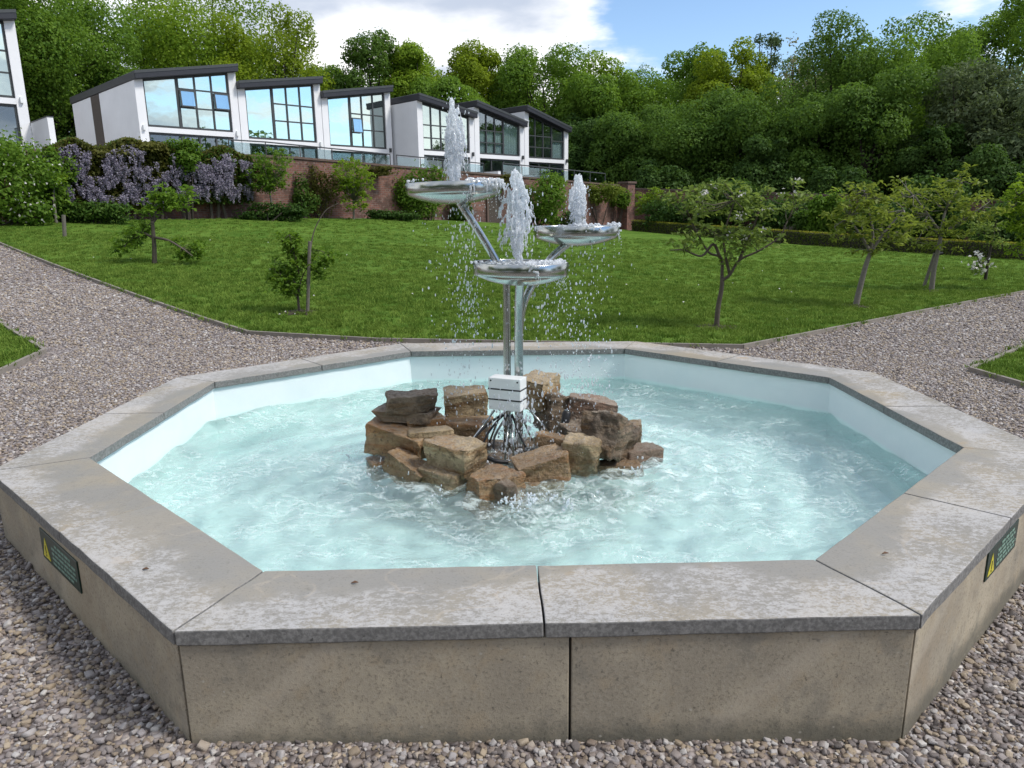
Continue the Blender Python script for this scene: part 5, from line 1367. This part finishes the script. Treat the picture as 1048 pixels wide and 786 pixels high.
# wisteria: leaves plus hanging flower trusses
def wisteria(label, x0, x1, ytop, ybot, seed, ncl):
    rg = np.random.default_rng(seed); cm = onwall((x0+x1)/2, ybot, .4)
    t0 = thing('wisteria', label, 'climber', (cm[0], cm[1], terr(cm[0], cm[1])), 'wisteria on the brick wall')
    n = int((x1-x0)*60); LP = []
    for i in range(n):
        x = rg.uniform(x0, x1); yt = ytop+5*math.sin(x*.11+seed); y = yt+(ybot-yt)*rg.random()**1.2
        LP.append(onwall(x, y, .25+rg.random()*.5))
    LP = np.array(LP); obj('foliage', leaves(LP, rg.normal(size=LP.shape)*.7-Vv*.5+ZU*.4, .15, .08, rg), LM['rust'], t0)
    LP = LP[rg.random(len(LP)) < .6]+rg.normal(size=(int(1), 3))*.05
    obj('green_foliage', leaves(LP, rg.normal(size=LP.shape)*.7-Vv*.5+ZU*.4, .14, .08, rg), LM['shrub'], t0)
    FP = []
    for i in range(ncl):
        x = rg.uniform(x0, x1); yt = ytop+5*math.sin(x*.11+seed); y = yt+6+(ybot-yt-16)*rg.random()
        if mnoise.noise(Vector((x*.055, y*.09, seed))) < -.08: continue
        c = onwall(x, y, .75+rg.random()*.3); L = rg.uniform(.22, .42)
        for k in range(46):
            f = rg.random(); r = .10*(1-f*.8)
            FP.append(c+np.array([rg.normal()*r*.6, rg.normal()*r*.6, -L*f]))
    FP = np.array(FP); obj('flower_trusses', leaves(FP, rg.normal(size=FP.shape)-Vv*.5, .06, .05, rg), LM['mauve'], t0)
    mb = MB()
    for i in range(4):
        x = x0+(x1-x0)*rg.random(); a = onwall(x, ybot+8, .3); a[2] = float(terr(a[0], a[1])); mb.tube([a, onwall(x+rg.normal()*6, (ytop+ybot)/2, .25), onwall(x+rg.normal()*20, ytop+8, .2)], [.06, .045, .02], 7)
    obj('stem', mb, M['bark'], t0)
wisteria('wisteria full of mauve trusses below the timber strip house', 44, 174, 146, 213, 3, 560)
wisteria('wisteria with mauve trusses right of the mid green bush', 176, 258, 154, 207, 5, 360)
wshrub('low dark shrub at the wall foot below the wisteria', 98, 211, 40, 7, 'shrub', 66, 2600, .12, 1.6, .25)
wshrub('long low dark shrub round the foot of the slim wall tree', 275, 215, 38, 9, 'deep', 67, 3200, .12, 1.5, .25)
wshrub('low dark shrub at the wall foot left of the fountain', 402, 221, 24, 8, 'deep', 68, 2200, .12, 1.4, .3)
wshrub('reddish climber spread over the bare brick', 322, 182, 22, 22, 'rust', 69, 2400, .12, .2, .25)
wshrub('dark climber hanging down the bare brick', 310, 200, 13, 24, 'shrub', 70, 1200, .12, .35, .4)
wshrub('mossy creeper along the top of the wall beside the slim tree', 245, 172, 30, 9, 'rust', 71, 2000, .12, .2, .3, stem=None)
wshrub('thin creeper along the wall top above the bare brick', 385, 176, 18, 6, 'rust', 79, 900, .12, .2, .3, stem=None)
wshrub('bushy green shrub behind the highest bowl', 437, 196, 26, 30, 'mid', 72, 4200, .14, .9, .6)
wshrub('round green bush between the two right hand jets', 553, 203, 26, 27, 'mid', 73, 4200, .16, 1.0, .7)
wshrub('green climber with yellowish leaves on the wall behind the right bowl', 612, 200, 22, 14, 'apple2', 74, 2600, .15, .3, .4)
wshrub('small orange tinted bush on the wall above the lowest bowl', 516, 186, 10, 8, 'rust', 75, 900, .13, .3, .6, stem=None)
wshrub('leafy climber just left of the brick pillar', 632, 204, 12, 13, 'mid', 76, 1500, .15, .3, .4)
wshrub('dark creeper at the wall foot left of the brick door', 470, 214, 12, 14, 'dark', 77, 1500, .14, .5, .5)
wshrub('dark shrub at the wall foot right of the brick door', 582, 222, 14, 9, 'deep', 78, 1500, .14, .8, .5)
def walltree(label, bpx, bpy_, trunk, blobs, lm, seed, n=130, leaf=.13, off=1.2):
    b = onwall(bpx, bpy_, off); b[2] = float(terr(b[0], b[1]))
    return fruit_tree(label, b, trunk, [], blobs, lm, seed, n, 14, leaf, .05, 'bark_pale', mulch=False, group='small trees in front of the brick wall', name='garden_tree')
walltree('slim tree with twin leafy tops in front of the wall right of the wisteria', 279, 223, [(278, 210), (276, 196)], [(265, 176, 17, 20), (283, 172, 16, 22), (272, 186, 18, 12)], 'mid', 81, 210)
walltree('yellow tipped tree in front of the bare brick left of the fountain', 362, 224, [(362, 215), (362, 205)], [(360, 178, 19, 16), (363, 200, 15, 16), (352, 188, 12, 12), (372, 186, 11, 14)], 'bright', 82, 250)
walltree('little ball topped tree in front of the wisteria', 56, 217, [(55, 205), (55, 192)], [(54, 183, 9, 5)], 'bright', 83, 36)
walltree('small light green tree just right of the brick pillar', 662, 231, [(662, 220), (662, 212)], [(662, 205, 14, 10), (672, 200, 14, 12), (655, 212, 8, 8)], 'bright', 84, 110, .16, .9)

# ------------------------------------------------------------------ the woods
W = [
 # px, top, hw, Y, leafkind, label
 (-40, -60, 109, 50, 'mid', 'tall tree at the left edge behind the cropped house'),
 (30, -35, 86, 56, 'mid', 'big green tree rising between the cropped house and the timber strip house'),
 (112, -12, 71, 66, 'mid', 'loose crowned tree with sky gaps behind the timber strip house'),
 (85, 60, 63, 60, 'dark', 'dark lower tree beside the side wall of the timber strip house'),
 (205, -30, 80, 72, 'bright', 'tall bright green tree above the roof of the timber strip house'),
 (275, 8, 72, 68, 'yellow', 'sunlit yellow green tree above the second white house'),
 (335, 70, 31, 80, 'bright', 'small pale tree in the gap left of the horse chestnut'),
 (376, 31, 49, 72, 'dark', 'dark horse chestnut with cream flower candles'),
 (430, 42, 44, 74, 'bright', 'light green tree right of the horse chestnut'),
 (484, 44, 39, 76, 'yellow', 'slender yellow green tree above the tall water jet'),
 (455, 75, 52, 70, 'mid', 'broad low tree behind the house with blank side wall'),
 (556, 41, 70, 74, 'mid', 'wide domed tree above the end houses'),
 (612, 55, 52, 78, 'bright', 'pale green tree right of the wide domed tree'),
 (658, 64, 46, 76, 'mid', 'tree with slightly bronze crown under the white cloud'),
 (712, 46, 46, 70, 'mid', 'round green tree at the left side of the blue sky gap'),
 (748, 41, 49, 66, 'yellow', 'bright lime topped tree under the blue sky gap'),
 (788, 30, 28, 68, 'blue', 'wispy blue green conifer on the skyline'),
 (826, 30, 32, 72, 'pale', 'nearly bare pale tree on the skyline'),
 (868, 14, 59, 58, 'dark', 'tall dark tree right of the nearly bare one'),
 (935, 6, 71, 56, 'mid', 'tallest round topped tree in the right hand woods'),
 (1030, -8, 57, 64, 'mid', 'high tree in the top right corner'),
 (1005, 52, 71, 48, 'grey', 'grey green willow like tree at the right'),
 (1075, 70, 71, 44, 'grey', 'grey twiggy tree at the right edge'),
 (600, 112, 57, 66, 'deep', 'dark tree just right of the end house'),
 (655, 102, 59, 62, 'dark', 'dark tree behind the brick pillar'),
 (715, 96, 65, 58, 'dark', 'dark tree behind the nearest apple tree'),
 (770, 78, 65, 56, 'dark', 'dark broad tree right above the nearest apple tree'),
 (835, 92, 57, 52, 'dark', 'dark tree above the leaning apple tree'),
 (900, 70, 63, 50, 'dark', 'big dark tree above the spreading apple tree'),
 (962, 126, 42, 46, 'deep', 'dark low tree between the spreading apple tree and the willow'),
 (1040, 140, 57, 42, 'deep', 'dark low tree at the right edge above the hedge'),
 (610, 70, 44, 70, 'mid', 'narrow tree behind the pale green one'),
 (682, 162, 36, 54, 'deep', 'deep shaded tree low down behind the brick pillar'),
 (790, 138, 38, 50, 'deep', 'deep shaded tree low down behind the nearest apple tree'),
 (858, 170, 40, 46, 'deep', 'deep shaded tree low down behind the leaning apple tree'),
 (520, 100, 52, 84, 'mid', 'far tree filling the gap above the second house from the right'),
 (150, 70, 69, 64, 'dark', 'low dark tree hidden mostly by the timber strip house'),
 (330, 62, 40, 92, 'mid', 'far tree whose top shows left of the horse chestnut'),
 (405, 66, 48, 92, 'mid', 'far tree filling the gap right of the horse chestnut'),
 (520, 72, 45, 92, 'mid', 'far tree left of the wide domed tree'),
 (640, 78, 45, 90, 'mid', 'far tree between the pale green and the bronze crowned trees'),
 (690, 72, 42, 86, 'mid', 'far tree left of the round green tree'),
 (800, 58, 48, 84, 'dark', 'far dark tree behind the wispy conifer'),
 (845, 52, 40, 80, 'dark', 'far dark tree behind the nearly bare pale one'),
 (905, 30, 55, 66, 'mid', 'tree filling the crown gap left of the tallest round topped tree'),
 (980, 22, 48, 68, 'dark', 'dark tree between the tallest round topped tree and the corner tree'),
 (160, 30, 50, 82, 'mid', 'far tree behind the loose crowned tree'),
 (240, 40, 50, 84, 'mid', 'far tree above the first roof joint'),
]
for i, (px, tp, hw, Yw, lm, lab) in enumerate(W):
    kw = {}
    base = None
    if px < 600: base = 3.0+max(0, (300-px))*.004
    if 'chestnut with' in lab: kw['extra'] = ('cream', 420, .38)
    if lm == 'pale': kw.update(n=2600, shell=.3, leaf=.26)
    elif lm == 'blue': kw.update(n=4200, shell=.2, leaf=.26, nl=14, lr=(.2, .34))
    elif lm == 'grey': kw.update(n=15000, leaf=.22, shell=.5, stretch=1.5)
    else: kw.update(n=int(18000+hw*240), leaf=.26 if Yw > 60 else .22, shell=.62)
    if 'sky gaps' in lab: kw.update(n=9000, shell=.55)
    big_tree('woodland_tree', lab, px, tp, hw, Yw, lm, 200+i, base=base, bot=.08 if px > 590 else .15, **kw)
# trees beyond the right of the frame, seen mirrored in the house windows
for i, (x, y, r, hgt, lab) in enumerate(((52, 12, 9, 17, 'dark tree beyond the right side of the garden, nearest the path'), (58, -6, 9, 16, 'dark tree beyond the right side of the garden, behind the path'))):
    rgx = np.random.default_rng(900+i); zb = float(terr(45, max(y, 3)))-1
    t0 = thing('woodland_tree', lab, 'tree', (x, y, zb), 'woodland trees')
    lb = lobes_for(rgx, (x, y, zb+hgt*.55), r, hgt*.46, 16)
    P, N = lobed(rgx, 7000, lb); obj('crown', leaves(P, N, .6, .45, rgx), LM['dark'], t0)
    obj('trunk', MB().tube([(x, y, zb), (x, y, zb+hgt*.7)], [.4, .1], 8), M['bark_dark'], t0)
for i, (x, y, r, hgt) in enumerate(((30, -30, 10, 14), (14, -34, 10, 15), (-2, -33, 10, 14), (-17, -34, 10, 15), (-31, -27, 10, 14), (-42, -12, 10, 15))):  # unseen trees, added to put dark reflections in the steel bowls
    rgx = np.random.default_rng(950+i); zb = float(terr(x, 0))-.2
    t0 = thing('garden_tree', ('round', 'tall', 'short', 'broad', 'dense', 'old')[i]+' unseen green tree added behind the viewer for reflections', 'tree', (x, y, zb), 'unseen trees added behind the viewer')
    P, N = lobed(rgx, 9000, lobes_for(rgx, (x, y, zb+hgt*.52), r, hgt*.48, 14)); obj('crown', leaves(P, N, .7, .5, rgx), LM['mid' if i % 2 else 'dark'], t0)
    obj('trunk', MB().tube([(x, y, zb), (x, y, zb+hgt*.6)], [.35, .1], 8), M['bark_dark'], t0)
# dark undergrowth at the foot of the right-hand woods
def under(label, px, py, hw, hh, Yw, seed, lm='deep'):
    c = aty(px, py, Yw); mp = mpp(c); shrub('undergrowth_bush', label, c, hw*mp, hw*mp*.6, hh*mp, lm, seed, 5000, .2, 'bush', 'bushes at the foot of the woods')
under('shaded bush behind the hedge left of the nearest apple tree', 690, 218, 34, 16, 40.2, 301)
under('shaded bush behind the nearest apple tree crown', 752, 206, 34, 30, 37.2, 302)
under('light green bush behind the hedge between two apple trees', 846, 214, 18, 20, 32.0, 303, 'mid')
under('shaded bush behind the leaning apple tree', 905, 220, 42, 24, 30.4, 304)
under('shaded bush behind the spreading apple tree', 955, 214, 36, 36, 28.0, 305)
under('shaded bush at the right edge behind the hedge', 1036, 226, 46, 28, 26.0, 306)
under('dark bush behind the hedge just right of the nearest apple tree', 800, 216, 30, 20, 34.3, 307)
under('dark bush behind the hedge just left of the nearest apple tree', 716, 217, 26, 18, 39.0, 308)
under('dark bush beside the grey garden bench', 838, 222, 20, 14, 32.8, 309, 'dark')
# grey bench behind the hedge
bp_ = aty(818, 238, 33.2); bp_[2] = float(terr(bp_[0], bp_[1]))
t0 = thing('garden_bench', 'grey garden bench half hidden behind the box hedge', 'bench', bp_)
obj('seat', MB().box(bp_+[0, 0, .44], (1.5, .45, .05)), M['stake'], t0)
obj('backrest', MB().box(bp_+[0, .22, .74], (1.5, .05, .42)), M['stake'], t0)
for sx in (-.68, .68):
    for sy in (-.18, .18): obj('leg', MB().box(bp_+[sx, sy, .208], (.07, .07, .42)), M['stake'], t0)
